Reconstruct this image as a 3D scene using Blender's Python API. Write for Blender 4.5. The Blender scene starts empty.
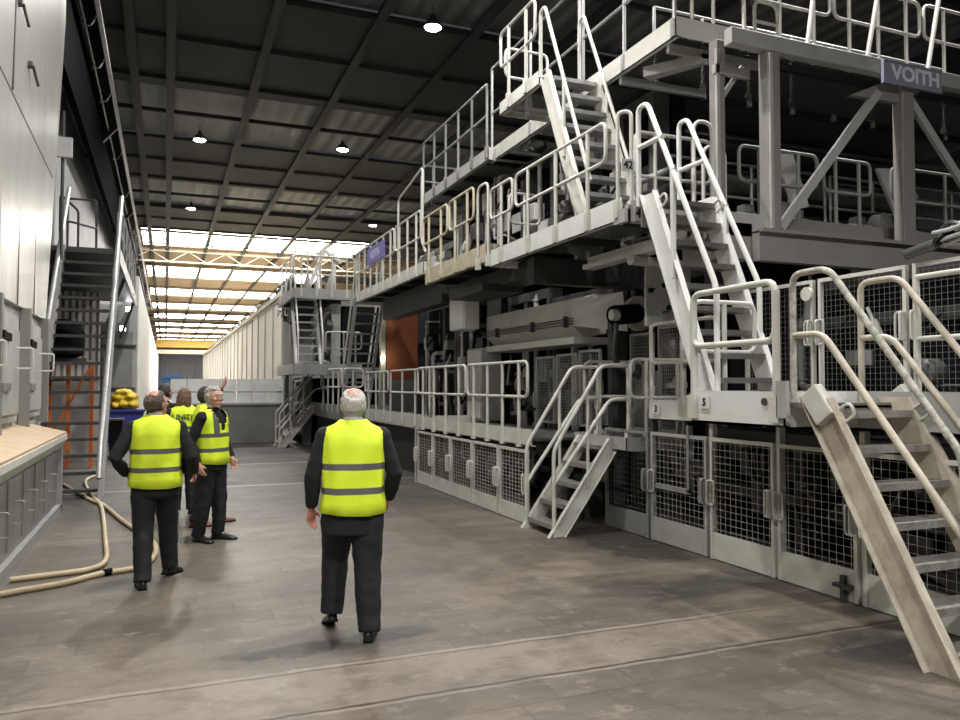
import bpy, math, random
from mathutils import Vector, Matrix, Euler
V3 = Vector
S = bpy.context.scene
COL = S.collection
rnd = random.Random(7)

# ---------------------------------------------------------------- camera
cam_d = bpy.data.cameras.new('camera')
cam = bpy.data.objects.new('camera', cam_d)
COL.objects.link(cam)
cam_d.sensor_width = 36.0
cam_d.lens = 36.0 * 776.0 / 960.0
cam_d.clip_end = 400
cam_d.clip_start = 0.05
cam.location = (0, 0, 1.75)
cam.rotation_euler = (math.radians(90 + 1.845), 0, math.radians(-22.083))
S.camera = cam

# ---------------------------------------------------------------- world, exposure
S.view_settings.view_transform = 'Standard'
S.view_settings.look = 'None'
S.view_settings.gamma = 1.0
S.view_settings.use_curve_mapping = False
S.view_settings.exposure = 0.0
w = bpy.data.worlds.new('world')
S.world = w
w.use_nodes = True
w.node_tree.nodes['Background'].inputs[0].default_value = (0.86, 0.92, 1.0, 1)
w.node_tree.nodes['Background'].inputs[1].default_value = 0.05

LAMP_W = 3000.0          # watts of each high bay lamp
SKY_E = 26.0              # radiance of the daylit rooflights in the far hall

# ---------------------------------------------------------------- materials
MATS = {}
def nt_new(name):
    m = bpy.data.materials.new(name)
    m.use_nodes = True
    nt = m.node_tree
    return m, nt, nt.nodes['Principled BSDF']

def mat(name, col, rough=0.5, metal=0.0, dirt=0.25, scale=3.0, dirtcol=None, bump=0.0, spec=0.5, streak=False, fine=0.0):
    if name in MATS: return MATS[name]
    m, nt, b = nt_new(name)
    N, L = nt.nodes, nt.links
    tc = N.new('ShaderNodeTexCoord')
    mp = N.new('ShaderNodeMapping')
    mp.inputs['Scale'].default_value = (1, 1, 0.12) if streak else (1, 1, 1)
    L.new(tc.outputs['Object'], mp.inputs[0])
    n = N.new('ShaderNodeTexNoise')
    n.inputs['Scale'].default_value = scale
    n.inputs['Detail'].default_value = 7
    n.inputs['Roughness'].default_value = 0.65
    L.new(mp.outputs[0], n.inputs['Vector'])
    r = N.new('ShaderNodeValToRGB')
    r.color_ramp.elements[0].position = 0.38
    r.color_ramp.elements[1].position = 0.72
    r.color_ramp.elements[0].color = (0, 0, 0, 1)
    r.color_ramp.elements[1].color = (1, 1, 1, 1)
    L.new(n.outputs['Fac'], r.inputs[0])
    mx = N.new('ShaderNodeMixRGB')
    mx.inputs[1].default_value = (*col, 1)
    dc = dirtcol or tuple(c * 0.45 for c in col)
    mx.inputs[2].default_value = (*dc, 1)
    mu = N.new('ShaderNodeMath'); mu.operation = 'MULTIPLY'; mu.inputs[1].default_value = dirt
    L.new(r.outputs[0], mu.inputs[0]); L.new(mu.outputs[0], mx.inputs[0])
    L.new(mx.outputs[0], b.inputs['Base Color'])
    rr = N.new('ShaderNodeMapRange')
    rr.inputs[3].default_value = max(0.03, rough - 0.08); rr.inputs[4].default_value = min(1, rough + 0.12)
    L.new(n.outputs['Fac'], rr.inputs[0]); L.new(rr.outputs[0], b.inputs['Roughness'])
    b.inputs['Metallic'].default_value = metal
    b.inputs['Specular IOR Level'].default_value = spec
    if bump:
        n2 = N.new('ShaderNodeTexNoise'); n2.inputs['Scale'].default_value = fine or 40
        n2.inputs['Detail'].default_value = 4
        L.new(tc.outputs['Object'], n2.inputs['Vector'])
        bp = N.new('ShaderNodeBump'); bp.inputs['Strength'].default_value = bump; bp.inputs['Distance'].default_value = 0.01
        L.new(n2.outputs['Fac'], bp.inputs['Height']); L.new(bp.outputs[0], b.inputs['Normal'])
    MATS[name] = m
    return m

def emit(name, col, e):
    if name in MATS: return MATS[name]
    m, nt, b = nt_new(name)
    b.inputs['Base Color'].default_value = (*col, 1)
    b.inputs['Emission Color'].default_value = (*col, 1)
    b.inputs['Emission Strength'].default_value = e
    MATS[name] = m
    return m

CREAM = mat('cream_paint', (0.60, 0.59, 0.54), 0.38, 0, 0.35, 4, (0.30, 0.28, 0.24))
WHITE = mat('white_paint', (0.72, 0.72, 0.70), 0.35, 0, 0.22, 3, (0.42, 0.40, 0.36))
WARM = mat('yellowed_paint', (0.52, 0.47, 0.35), 0.45, 0, 0.5, 4, (0.25, 0.20, 0.12))
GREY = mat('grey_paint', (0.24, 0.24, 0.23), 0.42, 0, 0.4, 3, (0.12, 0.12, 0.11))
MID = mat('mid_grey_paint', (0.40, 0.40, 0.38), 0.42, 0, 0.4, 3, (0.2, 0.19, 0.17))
TAUPE = mat('taupe_paint', (0.24, 0.225, 0.21), 0.45, 0, 0.3, 2, (0.13, 0.12, 0.11))
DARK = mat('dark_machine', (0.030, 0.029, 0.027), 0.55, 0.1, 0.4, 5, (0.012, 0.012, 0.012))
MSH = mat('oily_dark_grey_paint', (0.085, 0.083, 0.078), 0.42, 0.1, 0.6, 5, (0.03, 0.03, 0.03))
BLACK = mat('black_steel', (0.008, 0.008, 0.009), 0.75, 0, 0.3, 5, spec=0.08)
STEEL = mat('worn_steel', (0.36, 0.35, 0.33), 0.32, 0.85, 0.5, 8, (0.12, 0.11, 0.10))
GALV = mat('galvanised_steel', (0.42, 0.42, 0.41), 0.42, 0.6, 0.4, 6, (0.22, 0.21, 0.2))
DSTEEL = mat('dark_steel', (0.10, 0.10, 0.10), 0.4, 0.6, 0.4, 6)
PEEL = mat('peeling_paint', (0.50, 0.48, 0.42), 0.45, 0, 0.85, 22, (0.10, 0.09, 0.08))
DTREAD = mat('dark_tread', (0.075, 0.075, 0.075), 0.45, 0.5, 0.4, 6)
TREADM = mat('tread_grating_metal', (0.34, 0.32, 0.29), 0.5, 0.4, 0.6, 30, (0.12, 0.11, 0.10), 0.6, fine=90)
BLUE = mat('blue_paint', (0.03, 0.04, 0.22), 0.45, 0, 0.3, 5)
LBLUE = mat('light_blue_paint', (0.03, 0.10, 0.22), 0.45, 0, 0.3, 5)
YELLOW = mat('yellow_plastic', (0.72, 0.50, 0.03), 0.5, 0, 0.3, 9, (0.4, 0.25, 0.02), 0.4, fine=25)
CRANE = mat('crane_yellow', (0.60, 0.36, 0.05), 0.5, 0, 0.3, 1)
ORANGE = mat('rust_orange_paint', (0.26, 0.075, 0.025), 0.55, 0, 0.35, 2, (0.13, 0.04, 0.02))
OFRAME = mat('bright_orange_paint', (0.62, 0.16, 0.03), 0.5, 0, 0.2, 5)
HOSE = mat('cream_hose', (0.50, 0.40, 0.25), 0.5, 0, 0.3, 12, (0.25, 0.19, 0.1))
CONC = mat('barrier_concrete', (0.20, 0.195, 0.185), 0.8, 0, 0.5, 2, (0.09, 0.088, 0.085), 0.5, fine=30)
HOOD = mat('hood_panel', (0.66, 0.62, 0.54), 0.5, 0, 0.3, 0.8, (0.42, 0.36, 0.27))
WORN = mat('worn_beige_paint', (0.56, 0.51, 0.42), 0.45, 0, 0.7, 6, (0.24, 0.20, 0.15))
SIGNB = mat('sign_slate_blue', (0.27, 0.27, 0.36), 0.45, 0, 0.4, 5)
SIGNP = mat('sign_violet', (0.13, 0.12, 0.36), 0.45, 0, 0.2, 5)
SIGNT = mat('sign_letters', (0.75, 0.75, 0.82), 0.5, 0, 0.3, 8)
TEXTD = mat('dark_print', (0.03, 0.03, 0.03), 0.6)
STEELW = mat('brushed_wall_sheet', (0.60, 0.58, 0.54), 0.30, 0.25, 0.6, 1.1, (0.33, 0.31, 0.28), streak=True)
STAIN = mat('stained_wall_sheet', (0.62, 0.61, 0.58), 0.42, 0.1, 0.9, 1.6, (0.13, 0.125, 0.12), streak=True)
WOOD = mat('plywood_ledge', (0.50, 0.37, 0.23), 0.5, 0, 0.6, 4, (0.34, 0.22, 0.12))
CABG = mat('cabinet_grey', (0.24, 0.235, 0.22), 0.45, 0.2, 0.7, 3, (0.11, 0.105, 0.10), streak=True)
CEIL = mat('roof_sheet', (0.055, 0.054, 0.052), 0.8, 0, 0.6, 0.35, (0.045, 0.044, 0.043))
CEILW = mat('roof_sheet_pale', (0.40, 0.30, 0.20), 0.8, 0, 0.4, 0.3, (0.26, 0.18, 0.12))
BEAMC = mat('roof_steel', (0.035, 0.034, 0.033), 0.7, 0, 0.5, 1)
RIBM = mat('old_rooflight', (0.16, 0.16, 0.155), 0.6, 0, 0.6, 0.8)
BWALL = mat('dark_wall', (0.022, 0.024, 0.028), 0.8, 0, 0.4, 0.5)
FWALL = mat('end_wall', (0.12, 0.12, 0.12), 0.8, 0, 0.4, 0.3)
LAMPM = emit('lamp_glow', (1.0, 0.98, 0.95), 60)
TASKM = emit('task_lamp_glow', (0.95, 0.97, 1.0), 18)
SKYM = emit('rooflight_daylight', (1.0, 0.965, 0.90), SKY_E)
def m_skin(name, c):
    m = mat(name, c, 0.45, 0, 0.25, 14, tuple(x * y for x, y in zip(c, (0.85, 0.6, 0.55))))
    m.node_tree.nodes['Principled BSDF'].inputs['Subsurface Weight'].default_value = 0.08
    return m
SKIN = m_skin('skin', (0.56, 0.32, 0.24))
SKINR = m_skin('ruddy_skin', (0.58, 0.27, 0.21))
HAIRG = mat('grey_hair', (0.50, 0.48, 0.45), 0.6, 0, 0.5, 40, (0.26, 0.25, 0.23), 0.8, fine=160)
HAIRB = mat('brown_hair', (0.16, 0.085, 0.05), 0.5, 0, 0.6, 40, (0.07, 0.04, 0.02), 0.8, fine=160)
HAIRM = mat('thinning_brown_hair', (0.10, 0.07, 0.055), 0.55, 0, 0.6, 40, None, 0.8, fine=160)
VOID = mat('unlit_black_steel', (0.002, 0.002, 0.0025), 0.9, 0, 0.3, 5, spec=0.02)  # near-black colour stands in for the unlit zone beside the rail
HAIRD = mat('dark_hair', (0.035, 0.028, 0.025), 0.5, 0, 0.6, 40, None, 0.8, fine=160)
SUIT = mat('charcoal_cloth', (0.005, 0.0055, 0.007), 0.85, 0, 0.4, 9, (0.010, 0.011, 0.014), 0.4, fine=60)
TROUS = mat('trouser_cloth', (0.006, 0.007, 0.009), 0.75, 0, 0.4, 6, (0.010, 0.011, 0.013), 0.4, fine=60)
SHOE = mat('black_leather', (0.010, 0.010, 0.010), 0.28, 0, 0.3, 9)
SHOEB = mat('brown_leather', (0.16, 0.06, 0.03), 0.3, 0, 0.3, 9)
SHIRT = mat('pale_shirt', (0.45, 0.47, 0.52), 0.7)
HIVIS = mat('hivis_yellow', (0.72, 0.90, 0.03), 0.65, 0, 0.25, 5, (0.55, 0.72, 0.02), 0.5, fine=14)
HIVIS.node_tree.nodes['Principled BSDF'].inputs['Emission Strength'].default_value = 0.0
REFL = mat('reflective_tape', (0.15, 0.15, 0.14), 0.4, 0.3, 0.3, 14)

def corrug_mat(name, c, axis, freq, strength=0.6, rough=0.5, metal=0.0, c2=None):
    """sheet with regular ribs (bump only plus faint stains)"""
    m = mat(name, c, rough, metal, 0.5, 0.9, c2 or tuple(x * 0.6 for x in c))
    N, L = m.node_tree.nodes, m.node_tree.links
    tc = N.new('ShaderNodeTexCoord'); sx = N.new('ShaderNodeSeparateXYZ')
    L.new(tc.outputs['Object'], sx.inputs[0])
    a = N.new('ShaderNodeMath'); a.operation = 'MULTIPLY'; a.inputs[1].default_value = freq * 2 * math.pi
    s = N.new('ShaderNodeMath'); s.operation = 'SINE'
    L.new(sx.outputs[axis], a.inputs[0]); L.new(a.outputs[0], s.inputs[0])
    bp = N.new('ShaderNodeBump'); bp.inputs['Strength'].default_value = strength; bp.inputs['Distance'].default_value = 0.03
    L.new(s.outputs[0], bp.inputs['Height'])
    L.new(bp.outputs[0], N['Principled BSDF'].inputs['Normal'])
    return m

def grate_mat(name, c, step=0.05, hole=0.62, axes=(0, 1)):
    """walkway planking pierced by rows of real see-through holes"""
    m, nt, b = nt_new(name)
    N, L = nt.nodes, nt.links
    b.inputs['Base Color'].default_value = (*c, 1); b.inputs['Roughness'].default_value = 0.5; b.inputs['Metallic'].default_value = 0.5
    tc = N.new('ShaderNodeTexCoord'); sx = N.new('ShaderNodeSeparateXYZ'); L.new(tc.outputs['Object'], sx.inputs[0])
    outs = []
    for i, st in zip(axes, (step, step * 1.6)):
        d = N.new('ShaderNodeMath'); d.operation = 'DIVIDE'; d.inputs[1].default_value = st
        f = N.new('ShaderNodeMath'); f.operation = 'FRACT'
        s = N.new('ShaderNodeMath'); s.operation = 'SUBTRACT'; s.inputs[1].default_value = 0.5
        q = N.new('ShaderNodeMath'); q.operation = 'ABSOLUTE'
        g = N.new('ShaderNodeMath'); g.operation = 'LESS_THAN'; g.inputs[1].default_value = hole / 2
        L.new(sx.outputs[i], d.inputs[0]); L.new(d.outputs[0], f.inputs[0]); L.new(f.outputs[0], s.inputs[0]); L.new(s.outputs[0], q.inputs[0]); L.new(q.outputs[0], g.inputs[0])
        outs.append(g)
    mu = N.new('ShaderNodeMath'); mu.operation = 'MULTIPLY'
    L.new(outs[0].outputs[0], mu.inputs[0]); L.new(outs[1].outputs[0], mu.inputs[1])
    iv = N.new('ShaderNodeMath'); iv.operation = 'SUBTRACT'; iv.inputs[0].default_value = 1.0
    L.new(mu.outputs[0], iv.inputs[1]); L.new(iv.outputs[0], b.inputs['Alpha'])
    MATS[name] = m
    return m
GRATE = grate_mat('pierced_planking', (0.13, 0.13, 0.125), 0.045, 0.42)
CORR = corrug_mat('corrugated_grey', (0.34, 0.34, 0.34), 1, 3.2, 0.9, 0.45, 0.3)
CORRW = corrug_mat('corrugated_white', (0.62, 0.60, 0.56), 0, 7, 0.9, 0.5)
LWM = corrug_mat('pale_left_wall', (0.72, 0.70, 0.66), 1, 0.8, 0.5, 0.5)

# ---------------------------------------------------------------- mesh builder
class MB:
    def __init__(s): s.v = []; s.f = []; s.m = []; s.sm = []
    def add(s, vs, fs, mi=0, smooth=False):
        o = len(s.v); s.v += [tuple(p) for p in vs]
        s.f += [tuple(i + o for i in f) for f in fs]
        s.m += [mi] * len(fs); s.sm += [smooth] * len(fs)
        return s
    def box(s, x0, x1, y0, y1, z0, z1, mi=0):
        x0, x1 = sorted((x0, x1)); y0, y1 = sorted((y0, y1)); z0, z1 = sorted((z0, z1))
        vs = [(x, y, z) for z in (z0, z1) for y in (y0, y1) for x in (x0, x1)]
        return s.add(vs, [(0, 2, 3, 1), (4, 5, 7, 6), (0, 1, 5, 4), (2, 6, 7, 3), (0, 4, 6, 2), (1, 3, 7, 5)], mi)
    def bar(s, p, q, w, h, up=(0, 0, 1), mi=0):
        p, q = V3(p), V3(q); d = (q - p).normalized()
        u = V3(up)
        if abs(d.dot(u)) > 0.98: u = V3((0, 1, 0))
        sd = d.cross(u).normalized(); u = sd.cross(d)
        vs = []
        for c in (p, q):
            for a, b in ((-1, -1), (1, -1), (1, 1), (-1, 1)): vs.append(c + sd * a * w / 2 + u * b * h / 2)
        return s.add(vs, [(0, 1, 2, 3)[::-1], (4, 5, 6, 7), (0, 1, 5, 4), (1, 2, 6, 5), (2, 3, 7, 6), (3, 0, 4, 7)], mi)
    def prism(s, pts, vec, mi=0):
        n = len(pts); a = [V3(p) for p in pts]; b = [p + V3(vec) for p in a]
        return s.add(a + b, [tuple(range(n))[::-1], tuple(range(n, 2 * n))] + [(i, (i + 1) % n, n + (i + 1) % n, n + i) for i in range(n)], mi)
    def loft(s, rings, mi=0, smooth=True, caps=True, closed=False, mis=None):
        n = len(rings[0]); o = len(s.v)
        for r in rings: s.v += [tuple(p) for p in r]
        k = len(rings); R = k if closed else k - 1
        for i in range(R):
            for j in range(n):
                a, b = i * n + j, i * n + (j + 1) % n
                c, d = ((i + 1) % k) * n + (j + 1) % n, ((i + 1) % k) * n + j
                s.f.append((o + a, o + b, o + c, o + d)); s.m.append(mis[i] if mis else mi); s.sm.append(smooth)
        if caps and not closed:
            s.f.append(tuple(o + j for j in range(n))[::-1]); s.m.append(mis[0] if mis else mi); s.sm.append(False)
            s.f.append(tuple(o + (k - 1) * n + j for j in range(n))); s.m.append(mis[-1] if mis else mi); s.sm.append(False)
        return s
    def tube(s, pts, r=0.02, seg=8, fillet=0.0, closed=False, mi=0, radii=None, flat=1.0):
        P = [V3(p) for p in pts]
        if fillet > 0 and len(P) > 2:
            out = []; n = len(P)
            rng = range(n) if closed else range(1, n - 1)
            if not closed: out.append(P[0])
            for i in rng:
                a, b, c = P[i - 1], P[i], P[(i + 1) % n]
                d1, d2 = (a - b), (c - b); f = min(fillet, d1.length * 0.48, d2.length * 0.48)
                A, C = b + d1.normalized() * f, b + d2.normalized() * f
                for t in (0, .25, .5, .75, 1): out.append(A * (1 - t) ** 2 + b * 2 * t * (1 - t) + C * t * t)
            if not closed: out.append(P[-1])
            P = out
        n = len(P); rings = []; prev = None
        for i in range(n):
            if closed: d = (P[(i + 1) % n] - P[i - 1])
            else: d = (P[min(i + 1, n - 1)] - P[max(i - 1, 0)])
            d.normalize()
            if prev is None:
                u = V3((0, 0, 1)) if abs(d.z) < 0.9 else V3((1, 0, 0))
                u = (u - d * u.dot(d)).normalized()
            else:
                u = prev - d * prev.dot(d)
                u = u.normalized() if u.length > 1e-5 else V3((1, 0, 0))
            prev = u; v = d.cross(u); rr = radii[i] if radii else r
            rings.append([P[i] + (u * math.cos(2 * math.pi * k / seg) * flat + v * math.sin(2 * math.pi * k / seg)) * rr for k in range(seg)])
        return s.loft(rings, mi, True, True, closed)
    def cyl(s, p, q, r, seg=20, r2=None, mi=0):
        return s.tube([p, q], r, seg, radii=[r, r if r2 is None else r2], mi=mi)
    def ball(s, c, rx, ry=None, rz=None, seg=16, rings=10, mi=0, f=None, rot=None):
        ry = rx if ry is None else ry; rz = rx if rz is None else rz
        vs, fs = [], []
        for i in range(rings + 1):
            t = math.pi * i / rings
            for j in range(seg):
                a = 2 * math.pi * j / seg
                p = V3((math.sin(t) * math.cos(a) * rx, math.sin(t) * math.sin(a) * ry, math.cos(t) * rz))
                if f: p = f(p)
                if rot: p = rot @ p
                vs.append(V3(c) + p)
        for i in range(rings):
            for j in range(seg):
                fs.append((i * seg + j, (i + 1) * seg + j, (i + 1) * seg + (j + 1) % seg, i * seg + (j + 1) % seg))
        return s.add(vs, fs, mi, True)
    def ringz(s, c, prof, axis='z', seg=24, mi=0):
        """lathe: prof = list of (radius, height along axis)"""
        rings = []
        for r, h in prof:
            ring = []
            for k in range(seg):
                a = 2 * math.pi * k / seg
                u, v = r * math.cos(a), r * math.sin(a)
                ring.append(V3(c) + (V3((u, v, h)) if axis == 'z' else V3((h, u, v)) if axis == 'x' else V3((v, h, u))))
            rings.append(ring)
        return s.loft(rings, mi, True, True)
    def build(s, name, mats, parent=None, bevel=0.0, autosmooth=True):
        if not isinstance(mats, (list, tuple)): mats = [mats]
        me = bpy.data.meshes.new(name)
        if parent is not None: o = ORG.get(parent.name, V3((0, 0, 0)))
        else:
            xs, ys, zs = zip(*s.v)
            o = V3(((min(xs) + max(xs)) / 2, (min(ys) + max(ys)) / 2, min(zs)))
        me.from_pydata([(x - o.x, y - o.y, z - o.z) for x, y, z in s.v], [], s.f)
        for m in mats: me.materials.append(m)
        me.polygons.foreach_set('material_index', s.m)
        me.polygons.foreach_set('use_smooth', s.sm)
        me.update()
        if autosmooth and any(s.sm): me.set_sharp_from_angle(angle=0.75)
        ob = bpy.data.objects.new(name, me); COL.objects.link(ob)
        if parent is None: ob.location = o
        else: ob.parent = parent
        ORG[ob.name] = o
        if bevel:
            b = ob.modifiers.new('bevel', 'BEVEL'); b.width = bevel; b.segments = 2; b.limit_method = 'ANGLE'; b.angle_limit = 0.8
        return ob
ORG = {}

def tag(o, label=None, cat=None, group=None, kind=None):
    if label: o['label'] = label
    if cat: o['category'] = cat
    if group: o['group'] = group
    if kind: o['kind'] = kind
    return o
def thing(name, label, cat, loc=(0, 0, 0), rz=0.0, group=None):
    o = bpy.data.objects.new(name, None); COL.objects.link(o)
    o.location = loc; o.rotation_euler = (0, 0, rz); o.empty_display_size = 0.1
    ORG[o.name] = V3(loc) if rz == 0 else V3((0, 0, 0))
    return tag(o, label, cat, group)
def copy_tree(o, parent=None):
    c = o.copy(); COL.objects.link(c)
    if parent is not None: c.parent = parent
    for ch in [x for x in CHILD(o)]: copy_tree(ch, c)
    return c
def CHILD(o): return [x for x in COL.objects if x.parent == o]
def struct(name, mb, m, label=None, parent=None, bevel=0):
    o = mb.build(name, m, parent, bevel)
    if parent is None: o['kind'] = 'structure'
    return o
def text_mesh(name, body, size, m, parent, matrix, extrude=0.002, bold=0.0):
    cu = bpy.data.curves.new(name + '_c', 'FONT'); cu.body = body; cu.size = size; cu.extrude = extrude; cu.offset = bold
    cu.align_x = 'CENTER'; cu.align_y = 'CENTER'
    t = bpy.data.objects.new(name + '_t', cu); COL.objects.link(t)
    dg = bpy.context.evaluated_depsgraph_get()
    me = bpy.data.meshes.new_from_object(t.evaluated_get(dg))
    bpy.data.objects.remove(t)
    me.transform(matrix); me.materials.clear(); me.materials.append(m); me.name = name
    ob = bpy.data.objects.new(name, me); COL.objects.link(ob); ob.parent = parent
    return ob
# ---------------------------------------------------------------- high bay lamps (their own light)
def highbay(x, y, label):
    t = thing('high_bay_lamp', label, 'ceiling lamp', (x, y, 11.78), 0, 'high bay lamps under the roof')
    MB().ringz((x, y, 11.78), [(0.26, 0.0), (0.25, 0.05), (0.15, 0.22), (0.08, 0.25), (0.08, 0.36), (0.03, 0.38)]).build('lamp_shade', DSTEEL, t)
    MB().ringz((x, y, 11.78), [(0.01, -0.02), (0.20, -0.03), (0.235, 0.0), (0.01, 0.004)]).build('bulb_glass', LAMPM, t)
    MB().cyl((x, y, 12.1), (x, y, 12.45), 0.012, 6).build('hanger', DSTEEL, t)
    l = bpy.data.lights.new('high_bay_light', 'SPOT'); l.energy = LAMP_W; l.spot_size = math.radians(150); l.spot_blend = 0.6
    l.shadow_soft_size = 0.25; l.color = (1.0, 0.985, 0.955)
    lo = bpy.data.objects.new('high_bay_light', l); COL.objects.link(lo); lo.location = (0, 0, -0.08); lo.parent = t
    return t
highbay(6.85, 20.4, 'largest round high bay lamp glowing at the top of the picture')
highbay(1.2, 33.5, 'round high bay lamp over the aisle, left one of the middle pair')
highbay(6.9, 32.6, 'round high bay lamp right one of the middle pair under the dark roof')
highbay(1.25, 46.8, 'small high bay lamp just in front of the bright rooflights')
highbay(12.0, 47.5, 'small high bay lamp low over the machine platforms')
for (x, y) in ((1.2, 20.4), (12.6, 20.4)) + ((6.9, 7.0), (12.6, 7.0), (6.9, -20.0), (6.9, -6.5)) + tuple((x, y) for x in (-4.5, 1.2) for y in (7.0, -6.5, -20.0)):  # unseen lights on the lamp grid; left and rear ones added as fill
    l = bpy.data.lights.new('unseen_hall_light', 'SPOT'); l.energy = LAMP_W; l.spot_size = math.radians(150); l.spot_blend = 0.6
    l.shadow_soft_size = 0.25; l.color = (1.0, 0.985, 0.955)
    lo = bpy.data.objects.new('unseen_hall_light', l); COL.objects.link(lo); lo.location = (x, y, 11.7)

# ---------------------------------------------------------------- floor
def floor_mat():
    m, nt, b = nt_new('factory_floor')
    N, L = nt.nodes, nt.links
    geo = N.new('ShaderNodeNewGeometry')
    sx = N.new('ShaderNodeSeparateXYZ'); L.new(geo.outputs['Position'], sx.inputs[0])
    def math_(op, a, b_=None, c=None):
        n = N.new('ShaderNodeMath'); n.operation = op
        for i, q in enumerate((a, b_, c)):
            if q is None: continue
            if isinstance(q, (int, float)): n.inputs[i].default_value = q
            else: L.new(q, n.inputs[i])
        return n.outputs[0]
    def noise(scale, detail=5, sc=(1, 1, 1), rough=0.6, off=0):
        mp = N.new('ShaderNodeMapping'); mp.inputs['Scale'].default_value = sc; mp.inputs['Location'].default_value = (off, off, 0)
        L.new(geo.outputs['Position'], mp.inputs[0])
        n = N.new('ShaderNodeTexNoise'); n.inputs['Scale'].default_value = scale; n.inputs['Detail'].default_value = detail; n.inputs['Roughness'].default_value = rough
        L.new(mp.outputs[0], n.inputs['Vector']); return n.outputs['Fac']
    def ramp(v, lo, hi):
        n = N.new('ShaderNodeMapRange'); n.interpolation_type = 'SMOOTHSTEP'; L.new(v, n.inputs[0])
        n.inputs[1].default_value = lo; n.inputs[2].default_value = hi; return n.outputs[0]
    def mixc(f, a, b_):
        n = N.new('ShaderNodeMixRGB')
        if isinstance(f, float): n.inputs[0].default_value = f
        else: L.new(f, n.inputs[0])
        for i, q in ((1, a), (2, b_)):
            if isinstance(q, tuple): n.inputs[i].default_value = (*q, 1)
            else: L.new(q, n.inputs[i])
        return n.outputs[0]
    X, Y = sx.outputs[0], sx.outputs[1]
    big = noise(0.35, 6, (1, 1, 1)); mid = noise(1.3, 8, (0.6, 1.3, 1), 0.7); fine = noise(14, 5, off=3)
    c = mixc(ramp(big, 0.35, 0.68), (0.125, 0.106, 0.087), (0.27, 0.225, 0.172))
    c = mixc(math_('MULTIPLY', ramp(mid, 0.42, 0.72), 0.6), c, (0.085, 0.075, 0.064))
    # tiles: brick texture with faint tone changes
    mp = N.new('ShaderNodeMapping'); mp.inputs['Scale'].default_value = (1, 1, 1); L.new(geo.outputs['Position'], mp.inputs[0])
    br = N.new('ShaderNodeTexBrick'); L.new(mp.outputs[0], br.inputs['Vector'])
    br.inputs['Scale'].default_value = 1.0; br.inputs['Brick Width'].default_value = 0.52; br.inputs['Row Height'].default_value = 0.30
    br.inputs['Mortar Size'].default_value = 0.010; br.inputs['Mortar Smooth'].default_value = 0.3
    br.inputs['Color1'].default_value = (0.42, 0.42, 0.42, 1); br.inputs['Color2'].default_value = (1.0, 1.0, 1.0, 1); br.inputs['Mortar'].default_value = (0.36, 0.35, 0.33, 1)
    mul = N.new('ShaderNodeMixRGB'); mul.blend_type = 'MULTIPLY'
    L.new(math_('MULTIPLY', ramp(noise(0.5, 3, off=9), 0.25, 0.55), 0.5), mul.inputs[0])
    L.new(c, mul.inputs[1]); L.new(br.outputs['Color'], mul.inputs[2]); c = mul.outputs[0]
    # cross channels: pale concrete strips with dark joint lines
    wob = math_('MULTIPLY', math_('SUBTRACT', noise(2.0, 3), 0.5), 0.07)
    Yw = math_('ADD', Y, wob)
    def band(y0, hw, soft):
        d = math_('ABSOLUTE', math_('SUBTRACT', Yw, y0))
        return math_('SUBTRACT', 1.0, ramp(d, hw - soft, hw + soft))
    for (y0, hw, f, cc) in ((4.53, 0.33, 0.75, (0.27, 0.228, 0.178)), (9.75, 0.16, 0.6, (0.24, 0.215, 0.18)), (14.1, 0.09, 0.8, (0.42, 0.41, 0.38)), (17.9, 0.10, 0.7, (0.42, 0.41, 0.38)),
                           (12.0, 0.08, 0.25, (0.40, 0.37, 0.33)), (22.2, 0.12, 0.5, (0.36, 0.35, 0.33))):
        c = mixc(math_('MULTIPLY', math_('MULTIPLY', band(y0, hw, 0.02), ramp(noise(1.1, 6, off=20), 0.30, 0.55)), f), c, cc)
    for (y0, hw, cc, f) in ((4.88, 0.018, (0.36, 0.32, 0.26), 0.6), (4.84, 0.010, (0.035, 0.03, 0.028), 0.75), (4.2, 0.016, (0.36, 0.32, 0.26), 0.5), (4.235, 0.014, (0.025, 0.022, 0.02), 0.9), (9.58, 0.01, (0.06, 0.055, 0.05), 0.5)):
        c = mixc(math_('MULTIPLY', band(y0, hw, 0.006), f), c, cc)
    # dark asphalt-like floor further back
    c = mixc(math_('MULTIPLY', ramp(math_('ADD', Y, math_('MULTIPLY', noise(0.6, 4, off=5), 3)), 11.0, 14.0), 0.75), c, (0.045, 0.044, 0.043))
    c = mixc(math_('MULTIPLY', band(14.1, 0.07, 0.02), 0.7), c, (0.42, 0.41, 0.38))
    c = mixc(math_('MULTIPLY', band(17.9, 0.09, 0.02), 0.5), c, (0.40, 0.39, 0.36))
    # ragged dark and pale patches by the fence and at the walking man's feet
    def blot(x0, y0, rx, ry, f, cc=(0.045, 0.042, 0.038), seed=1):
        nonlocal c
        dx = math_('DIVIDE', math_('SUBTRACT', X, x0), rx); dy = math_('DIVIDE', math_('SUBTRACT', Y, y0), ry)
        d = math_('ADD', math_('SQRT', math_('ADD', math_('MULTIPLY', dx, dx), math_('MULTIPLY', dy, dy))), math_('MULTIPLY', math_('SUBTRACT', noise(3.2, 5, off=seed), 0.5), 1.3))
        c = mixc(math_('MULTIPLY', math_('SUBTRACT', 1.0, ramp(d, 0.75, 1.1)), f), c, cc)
    blot(4.5, 3.8, 0.5, 0.32, 0.95, seed=4)
    blot(4.3, 5.7, 1.0, 0.4, 0.7, seed=6)
    blot(4.75, 7.4, 0.5, 1.1, 0.85, (0.03, 0.028, 0.025), seed=8)
    blot(4.35, 10.4, 0.35, 0.9, 0.5, seed=9)
    blot(0.85, 5.25, 0.45, 0.15, 0.9, (0.035, 0.032, 0.028), seed=11)
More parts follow.
